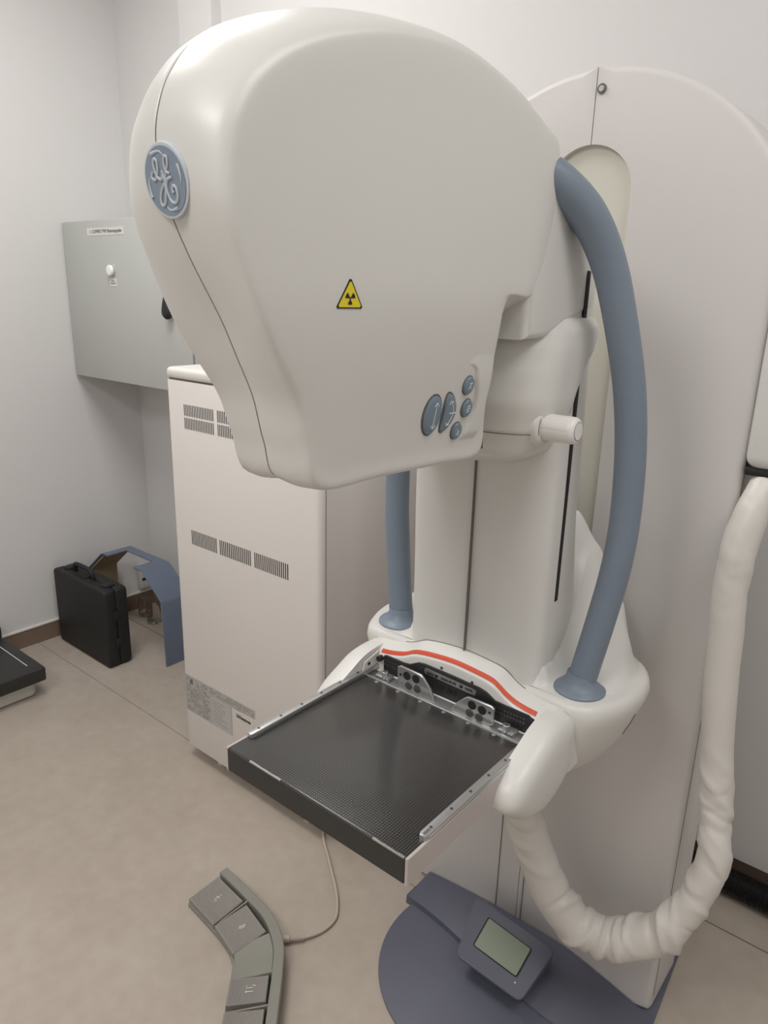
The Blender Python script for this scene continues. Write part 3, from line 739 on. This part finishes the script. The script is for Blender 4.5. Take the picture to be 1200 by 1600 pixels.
for a, b_ in ((-0.775, -0.705), (-0.52, -0.467)):
    bm = bmesh.new(); x = a
    while x < b_:
        w = rw.uniform(0.002, 0.006); add_box(bm, (x, TY0-0.0006, ZT-0.0022), (x+w, TY0+0.0016+rw.uniform(0, 0.0008), ZT+0.0002)); x += w-0.0002
    link('worn_edge', bm, M['alu'], table)
tray = box('rear_tray', (TX0+0.005, TY1-0.002, 0.822), (TX1-0.006, 1.0, 0.8335), M['alu'], table, 0.0015)
box('tray_lip', (TX0+0.012, TY1-0.005, 0.8355), (TX1-0.014, TY1+0.001, 0.8395), M['alu'], tray, 0.0008)
for k in range(6):
    disc('tray_screw', (TX0+0.046+k*0.052, TY1-0.0105, 0.8378), (0, 0, 1), 0.0036, 0.0010, M['alu'], tray, 16)
for s in (1, -1):
    bm = bmesh.new()
    prm = [(0.018, .8335), (0.026, .846), (0.028, .850), (0.046, .868), (0.052, .872), (0.100, .873), (0.106, .869), (0.106, .840), (0.100, .8335)]
    if s < 0: prm = [(-x, z+0.004 if z > .835 else z) for x, z in prm]
    add_prism(bm, [(XC+x, z) for x, z in prm], 'y', 0.9745, 0.9795, 0.001, 1)
    br = link('mounting_bracket', bm, M['alu'], tray)
    for x, z in ((0.062, .860), (0.083, .8585)):
        disc('bracket_hole', (XC+s*x, 0.9746, z+(0.004 if s < 0 else 0)), (0, -1, 0), 0.0082, 0.0012, M['dark'], br, 24)
    for x, z in ((0.058, .8425), (0.078, .8415)):
        disc('bracket_plug', (XC+s*x, 0.9746, z+(0.002 if s < 0 else 0)), (0, -1, 0), 0.0078, 0.0010, M['screw'], br, 24)
    disc('bracket_screw', (XC+s*0.098, 0.9746, .860), (0, -1, 0), 0.0025, 0.001, M['dark'], br, 12)
    lk = box('latch_block', (XC+s*0.137-0.019, 0.968, 0.8335), (XC+s*0.137+0.012, 0.99, 0.8415), M['alu'], tray, 0.002)
    disc('latch_post', (XC+s*0.134, 0.972, 0.8335), (0, 0, 1), 0.0062, 0.020, M['alu'], lk, 20, 0.001)
    disc('latch_socket', (XC+s*0.134, 0.972, 0.8536), (0, 0, 1), 0.0042, 0.0005, M['screw'], lk, 16)
# small gusset plate beside the tray, left and right, part of the holder
for s in (1, -1):
    bm = bmesh.new(); add_prism(bm, [(0.952, .838), (0.960, .862), (1.001, .872), (1.001, .838)], 'x', XC+s*0.177-0.002, XC+s*0.177+0.002, 0.0008, 1)
    gp = link('gusset', bm, M['white'], hold)
    disc('gusset_hole', (XC+s*0.1748, 0.972, .8555), (-s, 0, 0), 0.0035, 0.0006, M['dark'], gp, 14)
# rounded ears either side of the holder
def ear(s):
    # outline in (y,z), lofted outwards with a domed face
    out = [(1.062, .872), (1.068, .845), (1.072, .80), (1.058, .765), (1.02, .740), (0.965, .728), (0.91, .738), (0.872, .765), (0.852, .79), (0.858, .815), (0.885, .838), (0.925, .857), (0.965, .874), (1.01, .879)]
    sp_ = spline([(0, a, b_) for a, b_ in out], 6, True); cy_, cz_ = 0.965, 0.803
    rings = []
    for f, xo in ((1.0, 0.180), (1.0, 0.196), (0.985, 0.206), (0.94, 0.215), (0.85, 0.222), (0.68, 0.227), (0.4, 0.229), (0.12, 0.2295)):
        rings.append([Vector((XC+s*xo, cy_+(p.y-cy_)*f, cz_+(p.z-cz_)*f)) for p in sp_])
    return loft('side_ear', rings, M['white'], U)
ear(1); ear(-1)

# ---- fabric sleeve hanging from the side housing round to the holder
hp = [(-0.262, 1.385, 1.285), (-0.264, 1.372, 1.25), (-0.270, 1.345, 1.20), (-0.277, 1.328, 1.13), (-0.278, 1.323, 1.06), (-0.272, 1.323, 0.965), (-0.260, 1.323, 0.811), (-0.248, 1.322, 0.706), (-0.233, 1.318, 0.61), (-0.222, 1.302, 0.53), (-0.230, 1.29, 0.455), (-0.252, 1.28, 0.385), (-0.288, 1.27, 0.322), (-0.338, 1.262, 0.276), (-0.395, 1.25, 0.253), (-0.455, 1.24, 0.264), (-0.505, 1.225, 0.32), (-0.540, 1.215, 0.397), (-0.564, 1.205, 0.470), (-0.580, 1.185, 0.54), (-0.596, 1.15, 0.63), (-0.60, 1.10, 0.72)]
wr = [(random.random(), random.uniform(0, 2*PI), random.uniform(0.07, 0.17), random.uniform(0.005, 0.011)) for _ in range(75)]
def wob(s, th):
    w = 1.0; act = 0.25+0.75*smoothstep((s-0.30)/0.15)
    for c, ph, am, wd in wr:
        d = (s-c+0.022*math.sin(th-ph))/wd
        if abs(d) < 3: w += act*am*math.exp(-d*d)*(0.5+0.5*math.cos(th-ph))
    for c, ph, am, wd in wr[:45]:
        d = (s-c-0.02+0.01*math.sin(th-ph))/(wd*0.6)
        if abs(d) < 3: w -= act*am*0.8*math.exp(-d*d)*(0.5+0.5*math.cos(th-ph+0.4))
    return w
bm = bmesh.new()
add_tube(bm, spline(hp, 26), lambda s: 0.019+0.010*smoothstep(s/0.12)+0.013*smoothstep((s-0.45)/0.2)-0.006*smoothstep((s-0.75)/0.15), 40, wob=wob)
link('cable_sleeve', bm, M['sleeve'], U)

# ================================================================= GENERATOR CABINET
GX0, GX1, GY0, GY1 = -1.880, -1.238, 1.263, 1.86
G_ = thing('generator_cabinet', 'tall cream generator cabinet with vent slots standing behind the mammography machine', 'cabinet', ((GX0+GX1)/2, (GY0+GY1)/2, 0))
bm = bmesh.new()
def rrect(x0, x1, y0, y1, r, n_=5, corners=(1, 1, 1, 1)):
    out = []
    for (cx_, cy_, a0, f) in ((x0+r, y0+r, PI, corners[0]), (x1-r, y0+r, 1.5*PI, corners[1]), (x1-r, y1-r, 0, corners[2]), (x0+r, y1-r, 0.5*PI, corners[3])):
        for i in range(n_+1): out.append((cx_+r*math.cos(a0+PI/2*i/n_), cy_+r*math.sin(a0+PI/2*i/n_)))
    return out
add_prism(bm, rrect(GX0, GX1, GY0, GY1, 0.018), 'z', 0.045, 1.290, 0.002)
gb = link('cabinet_body', bm, M['cabinet'], G_)
bm = bmesh.new(); add_prism(bm, rrect(GX0+0.004, GX1-0.004, GY0+0.004, GY1-0.004, 0.016), 'z', 1.288, 1.294); link('lid_gap', bm, M['seam'], G_)
bm = bmesh.new(); add_prism(bm, rrect(GX0-0.001, GX1+0.001, GY0-0.001, GY1, 0.02), 'z', 1.2935, 1.326, 0.012, 4); link('cabinet_lid', bm, M['cabtop'], G_)
box('panel_seam', (GX1-0.001, GY0+0.020, 0.05), (GX1+0.0006, GY0+0.0215, 1.288), M['seam'], gb, 0)
def vents(x0, x1, z0, z1, n_):
    bm = bmesh.new()
    for i in range(n_):
        x = x0+(x1-x0)*(i+0.5)/n_; w = (x1-x0)/n_*0.21
        add_box(bm, (x-w, GY0-0.0006, z0), (x+w, GY0+0.001, z1))
    return link('vent_grille', bm, M['ink'], gb)
# slot rows as seen on the front
for a, b_ in ((-1.791, -1.666), (-1.655, -1.512), (-1.500, -1.357)): vents(a, b_, 0.793, 0.839, 17)
for a, b_ in ((-1.796, -1.656), (-1.642, -1.505), (-1.49, -1.35)):
    vents(a, b_, 1.191, 1.224, 18); vents(a, b_, 1.152, 1.185, 18)
lb = prism('warning_label', [(-1.868, .315), (-1.868, .182), (-1.628, .182), (-1.628, .288), (-1.516, .291), (-1.516, .321), (-1.868, .318)], 'y', GY0-0.0008, GY0+0.0005, M['label_grey'], gb)
prism('label_panel', [(-1.728, .287), (-1.728, .184), (-1.632, .184), (-1.632, .287)], 'y', GY0-0.0010, GY0, mat('label_foil_pale', (0.50, 0.49, 0.475), 0.45), lb)
bm = bmesh.new(); rd = random.Random(3)
for r_ in range(15):
    z = 0.308-r_*0.0085
    x = -1.862
    while x < -1.740:
        w = rd.uniform(0.003, 0.016)
        if x+w < -1.738 and rd.random() < 0.72: add_box(bm, (x, GY0-0.0012, z), (x+w, GY0-0.0004, z+rd.uniform(0.0012, 0.0032)))
        x += w+0.003
for r_ in range(3):
    z = 0.311-r_*0.0075; x = -1.735
    while x < -1.525:
        w = rd.uniform(0.003, 0.014)
        if rd.random() < 0.7: add_box(bm, (x, GY0-0.0012, z), (x+w, GY0-0.0004, z+0.0018))
        x += w+0.003
for r_ in range(9):
    z = 0.274-r_*0.0095
    add_box(bm, (-1.722, GY0-0.0014, z), (-1.722+rd.uniform(0.04, 0.078), GY0-0.0004, z+0.0009))
add_box(bm, (-1.842, GY0-0.0013, 0.290), (-1.826, GY0-0.0004, 0.306))
link('label_print', bm, mat('label_ink', (0.16, 0.15, 0.14), 0.6), lb)
pl = box('serial_plate', (-1.612, GY0-0.0008, 0.255), (-1.526, GY0+0.0005, 0.290), mat('plate_cream', (0.70, 0.67, 0.62), 0.4), gb, 0)
bm = bmesh.new()
x = -1.604
while x < -1.536:
    w = rd.uniform(0.0012, 0.0035); add_box(bm, (x, GY0-0.0012, 0.263), (x+w, GY0-0.0004, 0.2715)); x += w+rd.uniform(0.0006, 0.0016)
add_box(bm, (-1.606, GY0-0.0012, 0.2735), (-1.58, GY0-0.0004, 0.2750)); link('barcode', bm, M['ink'], pl)
for x, y in ((-1.75, 1.31), (-1.33, 1.31), (-1.75, 1.80), (-1.33, 1.80)):
    bm = bmesh.new(); add_disc(bm, (x, y, 0.0), (0, 0, 1), 0.016, 0.025, 20, 0.002); add_disc(bm, (x, y, 0.022), (0, 0, 1), 0.008, 0.03, 12); link('foot', bm, M['greywhite'], G_)

# ================================================================= WALL ELECTRICAL BOX
BX0, BX1, BY0, BY1, BZ0, BZ1 = -3.052, -1.90, 1.607, 1.912, 1.176, 1.792
WB = thing('electrical_wall_box', 'grey steel electrical box on the white wall above the black case', 'electrical box', ((BX0+BX1)/2, (BY0+BY1)/2, BZ0))
bxb = box('box_body', (BX0, BY0+0.016, BZ0+0.003), (BX1, BY1, BZ1-0.003), M['boxgrey'], WB, 0.003)
box('box_gasket', (BX0+0.006, BY0+0.012, BZ0+0.006), (BX1-0.006, BY0+0.018, BZ1-0.006), M['seam'], bxb, 0)
dr1 = box('box_door', (BX0, BY0, BZ0), (-2.214, BY0+0.013, BZ1), M['boxgrey'], WB, 0.003)
dr2 = box('box_door', (-2.204, BY0, BZ0), (BX1, BY0+0.013, BZ1), M['boxgrey'], WB, 0.003)
# teardrop handle
hx, hz = -2.325, 1.475
tear = [(hx, hz+0.050), (hx+0.010, hz+0.030), (hx+0.018, hz+0.004), (hx+0.021, hz-0.014), (hx+0.016, hz-0.030), (hx, hz-0.037), (hx-0.016, hz-0.030), (hx-0.021, hz-0.014), (hx-0.018, hz+0.004), (hx-0.010, hz+0.030)]
ts = spline([(x, 0, z) for x, z in tear], 4, True); rings = []
for f, y in ((0.6, BY0), (0.6, BY0-0.012), (1.0, BY0-0.014), (1.0, BY0-0.024), (0.8, BY0-0.032), (0.4, BY0-0.035)):
    rings.append([Vector((hx+(p.x-hx)*f, y, hz+(p.z-hz)*f)) for p in ts])
loft('door_handle', rings, M['black'], dr1)
ind = disc('pilot_lamp', (-2.700, BY0-0.006, 1.606), (0, -1, 0), 0.020, 0.010, M['lamp_white'], dr1, 28, 0.003)
disc('lamp_bezel', (-2.700, BY0, 1.606), (0, -1, 0), 0.024, 0.004, M['boxgrey'], ind, 28)
def text(name, s, loc, size, m, parent, ext=0.0002, xs=1.0, rot=(PI/2, 0, 0)):
    cu = bpy.data.curves.new(name, 'FONT'); cu.body = s; cu.size = size; cu.extrude = ext; cu.align_x = 'CENTER'; cu.align_y = 'CENTER'
    ob = bpy.data.objects.new('_t', cu); C.objects.link(ob)
    bpy.context.view_layer.update()
    me = bpy.data.meshes.new_from_object(ob.evaluated_get(bpy.context.evaluated_depsgraph_get()))
    bpy.data.objects.remove(ob)
    from mathutils import Euler
    me.transform(Matrix.Translation(loc) @ Euler(rot).to_matrix().to_4x4() @ Matrix.Diagonal((xs, 1, 1, 1)))
    return link(name, me, m, parent, smooth=False)
l1 = box('name_label', (-2.862, BY0-0.0008, 1.735), (-2.60, BY0+0.001, 1.763), M['paper'], dr1, 0)
text('label_text', '1. COFFRET PVR Mammographe', (-2.725, BY0-0.0012, 1.749), 0.0175, M['ink'], l1, xs=0.95)
l2 = box('small_label', (-2.722, BY0-0.0008, 1.548), (-2.672, BY0+0.001, 1.576), M['paper'], dr1, 0)
text('label_text', 'SOUS\nTENSION', (-2.697, BY0-0.0012, 1.5625), 0.0092, M['glyphgrey'], l2)

# ================================================================= BRIEFCASE
CX0, CX1, CY0, CY1, CH = -3.020, -2.600, 1.395, 1.500, 0.350
BC = thing('equipment_case', 'black hard plastic briefcase standing upright on the floor against the left wall', 'briefcase', ((CX0+CX1)/2, (CY0+CY1)/2, 0))
def shell(y0, y1, bulge):
    bm = bmesh.new(); t = bmesh.new()
    add_prism(t, rrect(CX0, CX1, 0.001, CH, 0.020, 4), 'y', y0, y1, 0.008, 3); merge(bm, t); return bm
link('case_shell', shell(CY0, CY0+0.050, 0), M['case'], BC)
link('case_shell', shell(CY0+0.054, CY1, 0), M['case'], BC)
box('case_core', (CX0+0.006, CY0+0.045, 0.008), (CX1-0.006, CY0+0.06, CH-0.006), M['dark'], BC, 0)
bm = bmesh.new(); hm = (CX0+CX1)/2-0.03
add_tube(bm, spline([(hm-0.075, CY0+0.052, CH-0.006), (hm-0.073, CY0+0.048, CH+0.018), (hm-0.058, CY0+0.046, CH+0.036), (hm, CY0+0.045, CH+0.040), (hm+0.058, CY0+0.046, CH+0.036), (hm+0.073, CY0+0.048, CH+0.018), (hm+0.075, CY0+0.052, CH-0.006)], 6), 0.0095, 10, up=Vector((0, 1, 0)))
link('carry_handle', bm, M['case'], BC)
for x in (CX0+0.06, CX1-0.06):
    box('latch', (x-0.022, CY0+0.030, CH-0.004), (x+0.022, CY0+0.075, CH+0.007), M['case'], BC, 0.003)
box('case_tab', (hm-0.045, CY0+0.028, CH-0.003), (hm+0.045, CY0+0.075, CH+0.005), M['case'], BC, 0.002)
for z in (0.11, 0.23): box('hinge_rib', (CX1-0.003, CY0+0.036, z-0.02), (CX1+0.003, CY0+0.068, z+0.02), M['case'], BC, 0.002)

# ================================================================= BLUE FACE GUARD on the floor
FG = thing('face_guard', 'slate blue arched plastic guard standing on the floor behind the black briefcase', 'plastic guard', (-2.65, 1.64, 0))
FG['category'] = 'machine cover'
GXr, GXl, Ya, Yb = -2.445, -3.045, 1.565, 1.705
prf = [(GXr, 0.0), (GXr-0.008, 0.285), (GXr-0.014, 0.300), (GXr-0.135, 0.397), (GXr-0.150, 0.403), (GXl+0.150, 0.403), (GXl+0.135, 0.397), (GXl+0.014, 0.300), (GXl+0.008, 0.285), (GXl, 0.0)]
def arch(name, y0, y1, m, parent, off=0.0, part=None, th=0.006):
    P = prf if part is None else prf[part[0]:part[1]]
    cx_ = (GXr+GXl)/2
    outer = [Vector((x, 0, z)) for x, z in P]; inner = []
    for i, p in enumerate(outer):
        a = outer[max(i-1, 0)]; b_ = outer[min(i+1, len(outer)-1)]; d = (b_-a).normalized(); nn = Vector((-d.z, 0, d.x))
        if (Vector((cx_, 0, 0.2))-p).dot(nn) < 0: nn = -nn
        inner.append(p+nn*th)
    pts = [(p.x, p.z) for p in outer]+[(p.x, max(p.z, 0)) for p in reversed(inner)]
    bm = bmesh.new(); add_prism(bm, pts, 'y', y0, y1, 0.001, 1); return link(name, bm, m, parent)
arch('rear_band', Yb-0.045, Yb, M['guardblue'], FG)
arch('right_panel', Ya, Yb-0.044, M['guardblue'], FG, part=(0, 5))
arch('left_panel', Ya, Yb-0.044, M['guardblue'], FG, part=(5, 10))
box('right_flap', (GXr-0.205, Ya, 0.397), (GXr-0.149, Yb-0.044, 0.403), M['guardblue'], FG, 0.001)
box('left_flap', (GXl+0.149, Ya, 0.397), (GXl+0.19, Yb-0.044, 0.403), M['guardblue'], FG, 0.001)
bm = bmesh.new(); add_prism(bm, [(GXl+0.022, 0.296), (GXl+0.140, 0.390), (GXl+0.148, 0.382), (GXl+0.030, 0.288)], 'y', Ya+0.004, Yb-0.004, 0.001, 1); link('foam_lining', bm, M['brown'], FG)
bm = bmesh.new(); add_prism(bm, [(GXl+0.012, 0.10), (GXl+0.018, 0.290), (GXl+0.028, 0.290), (GXl+0.022, 0.10)], 'y', Ya+0.004, Yb-0.004, 0.001, 1); link('foam_lining', bm, M['brown'], FG)

# two empty jars behind it
def jar(name, x, y, h, r, label):
    pr = [(r*0.9, 0.001), (r, 0.006), (r, h*0.72), (r*0.86, h*0.85), (r*0.86, h), (r*0.80, h), (r*0.80, h*0.86), (r*0.93, h*0.72), (r*0.93, 0.010), (0.002, 0.009)]
    rings = [[Vector((x+a*math.cos(2*PI*i/28), y+a*math.sin(2*PI*i/28), z)) for i in range(28)] for a, z in pr]
    return tag(loft(name, rings, M['glass'], None), label, 'jar')
jar('glass_jar', -2.87, 1.785, 0.10, 0.034, 'shorter clear glass jar, nearer of two jars behind the blue guard')
jar('glass_jar', -2.965, 1.80, 0.095, 0.034, 'farther clear glass jar by the wall corner behind the blue guard')
SK = thing('wall_socket', 'small pale green and white bracket on the left wall behind the blue guard', 'socket', (-3.05, 1.85, 0.10))
box('socket_body', (-3.0595, 1.825, 0.11), (-3.03, 1.885, 0.235), M['greywhite'], SK, 0.004)
box('socket_hole', (-3.031, 1.835, 0.15), (-3.029, 1.855, 0.165), M['dark'], SK, 0)

# ================================================================= SPARE DETECTOR TRAY at lower left
ST = thing('spare_detector_tray', 'black slab tray on a low white plinth on the floor at the left wall', 'detector tray', (-2.80, 0.95, 0))
bm = bmesh.new(); add_prism(bm, rrect(-3.03, -2.630, 0.62, 1.105, 0.03, 5), 'z', 0.002, 0.070, 0.010, 3); link('plinth', bm, M['greywhite'], ST)
bm = bmesh.new(); add_prism(bm, rrect(-3.04, -2.595, 0.60, 1.13, 0.012, 4), 'z', 0.070, 0.122, 0.004, 2); sb_ = link('tray_slab', bm, M['slab'], ST)
bm = bmesh.new(); add_prism(bm, [(-3.0, 1.085), (-2.66, 1.085), (-2.66, 1.088), (-3.0, 1.088)], 'z', 0.1215, 0.1228); link('edge_line', bm, M['glyph'], sb_)
box('tray_stop', (-3.04, 1.10, 0.115), (-2.985, 1.135, 0.165), M['slab'], ST, 0.004)

# ================================================================= FOOT SWITCH
FS = thing('foot_switch', 'grey curved foot switch with four ribbed pedals on the beige floor', 'foot switch', (-1.13, 0.86, 0))
# centre line of the raised spine (outer edge) from the upper end to the lower
spine = spline([(-1.322, 0.985, 0), (-1.215, 0.976, 0), (-1.116, 0.962, 0), (-1.036, 0.924, 0), (-0.980, 0.870, 0), (-0.925, 0.808, 0), (-0.855, 0.728, 0)], 8)
def offs(path, d, z):
    out = []
    for i, p in enumerate(path):
        t = (path[min(i+1, len(path)-1)]-path[max(i-1, 0)]).normalized(); nn = Vector((t.y, -t.x, 0))
        out.append(Vector((p.x+nn.x*d, p.y+nn.y*d, z)))
    return out
def ribbon(name, d0, d1, z0, z1, m, parent, path=spine, bev=0.002, z1b=None):
    a, b_ = offs(path, d0, 0), offs(path, d1, 0)
    rings = []
    zb = z1 if z1b is None else z1b
    for p, q_ in zip(a, b_):
        d = (q_-p).normalized()*bev
        rings.append([Vector((p.x, p.y, z0)), Vector((p.x, p.y, z1-bev)), Vector((p.x+d.x, p.y+d.y, z1)), Vector((q_.x-d.x, q_.y-d.y, zb)), Vector((q_.x, q_.y, zb-bev)), Vector((q_.x, q_.y, z0))])
    return loft(name, rings, m, parent)
ribbon('base_tray', -0.002, 0.118, 0.0, 0.012, M['pedal'], FS)
ribbon('spine', -0.005, 0.020, 0.0, 0.047, M['pedal'], FS)
N_ = len(spine)
cen_path = spine[int(N_*0.42):int(N_*0.68)]
ribbon('centre_cover', 0.020, 0.112, 0.0, 0.040, M['pedal'], FS, cen_path, 0.002, 0.026)
def pedal(s0, s1, glyph):
    path = [spine[0].lerp(spine[0], 0)]*0
    tot = len(spine)-1
    seg = [spine[int(s0*tot)], spine[min(int(s1*tot), tot)]]
    a, b_ = seg; t = (b_-a).normalized(); nn = Vector((t.y, -t.x, 0)); L_ = (b_-a).length
    def W_(u, v, z): return Vector((a.x+t.x*u+nn.x*v, a.y+t.y*u+nn.y*v, z))
    v0, v1 = 0.026, 0.116
    zt = lambda v: 0.040-0.012*(v-v0)/(v1-v0)
    out = [(0.003, v0), (L_-0.003, v0), (L_-0.003, v1), (0.003, v1)]
    rings = [[W_(u, v, 0.010) for u, v in out], [W_(u, v, zt(v)-0.002) for u, v in out], [W_(u+(0.002 if u < L_/2 else -0.002), v+(0.002 if v < 0.07 else -0.002), zt(v)) for u, v in out]]
    pd = loft('pedal', rings, M['pedal_key'], FS)
    bm = bmesh.new()
    k = 0
    while v0+0.008+k*0.0048 < v1-0.004:
        v = v0+0.008+k*0.0048; z = zt(v)
        t_ = bmesh.new(); c = [W_(0.007, v-0.0009, 0), W_(L_-0.007, v-0.0009, 0), W_(L_-0.007, v+0.0009, 0), W_(0.007, v+0.0009, 0)]
        lo = [t_.verts.new((p.x, p.y, z-0.001)) for p in c]; hi = [t_.verts.new((p.x, p.y, z+0.0010)) for p in c]
        t_.faces.new(hi)
        for i in range(4): t_.faces.new([lo[i], lo[(i+1) % 4], hi[(i+1) % 4], hi[i]])
        merge(bm, t_); k += 1
    link('pedal_ribs', bm, M['pedal_key'], pd)
    bm = bmesh.new(); um, vm = L_/2, (v0+v1)/2-0.005
    for cv in glyph:
        add_tube(bm, [W_(um+x, vm+y, zt(vm+y)+0.0012) for x, y in cv], 0.0009, 5)
    link('pedal_symbol', bm, M['glyph'], pd)
    # divider wall on both sides
    for uu in (-0.002,):
        r = [[W_(uu-0.002, v0-0.006, 0), W_(uu-0.002, v0-0.006, 0.044), W_(uu+0.002, v0-0.006, 0.044), W_(uu+0.002, v0-0.006, 0)], [W_(uu-0.002, v1, 0), W_(uu-0.002, v1, 0.020), W_(uu+0.002, v1, 0.020), W_(uu+0.002, v1, 0)]]
        if s0 > 0.03: loft('divider', r, M['pedal'], FS)
g_up = [[(0.0, -0.012), (0.0, 0.006)], [(-0.006, 0.0), (0.006, -0.004)], [(0.002, 0.012), (-0.003, 0.006), (0.006, 0.006), (0.002, 0.012)]]
g_dn = [[(0.0, -0.010), (0.0, 0.010)], [(-0.006, 0.003), (0.006, -0.003)], [(-0.004, -0.006), (0.004, -0.006), (0.005, 0.004), (-0.004, 0.006)]]
g_l = [[(-0.010, 0.008), (-0.003, 0.008), (-0.003, -0.006), (-0.010, -0.006)], [(-0.010, -0.008), (-0.006, -0.012)], [(0.006, 0.010), (0.006, -0.008)], [(0.003, 0.006), (0.006, 0.010), (0.009, 0.006)]]
g_r = [[(-0.010, 0.008), (-0.003, 0.008), (-0.003, -0.006), (-0.010, -0.006)], [(-0.010, -0.008), (-0.006, -0.012)], [(0.006, 0.010), (0.006, -0.008)], [(0.003, -0.004), (0.006, -0.008), (0.009, -0.004)]]
pedal(0.005, 0.20, g_up); pedal(0.215, 0.41, g_dn); pedal(0.68, 0.83, g_l); pedal(0.845, 0.995, g_r)
# cord with strain relief
bm = bmesh.new(); add_disc(bm, (-1.063, 0.955, 0.012), (0.70, 0.71, 0), 0.009, 0.016, 14, 0.002)
sr = link('strain_relief', bm, M['cord'], FS)
bm = bmesh.new()
for k in range(7):
    p = Vector((-1.063, 0.955, 0.012))+Vector((0.70, 0.71, -0.05))*(0.018+k*0.0048); add_disc(bm, p, (0.70, 0.71, 0), 0.0078-0.0003*k, 0.0024, 12)
link('relief_ribs', bm, M['cord'], sr)
tube('cord', [(-1.060, 0.958, 0.011), (-1.035, 0.985, 0.009), (-1.012, 1.035, 0.006), (-1.012, 1.085, 0.005), (-1.04, 1.125, 0.005), (-1.085, 1.165, 0.005), (-1.16, 1.22, 0.005), (-1.26, 1.30, 0.005), (-1.30, 1.42, 0.005)], 0.0045, M['cord'], FS, 10, 10)

# ================================================================= BLACK CORRUGATED HOSE along the skirting
bm = bmesh.new(); path = [Vector((-0.60+i*0.0014, 1.857+0.004*math.sin(i*0.008), 0.038)) for i in range(1050)]
add_tube(bm, path, lambda s: 0.0345+0.0014*math.sin(s*1049*2*PI/4.0), 20)
hz_ = link('corrugated_hose', bm, M['hoseblack'])
tag(hz_, 'black corrugated hose lying along the foot of the back wall, lower right', 'hose')
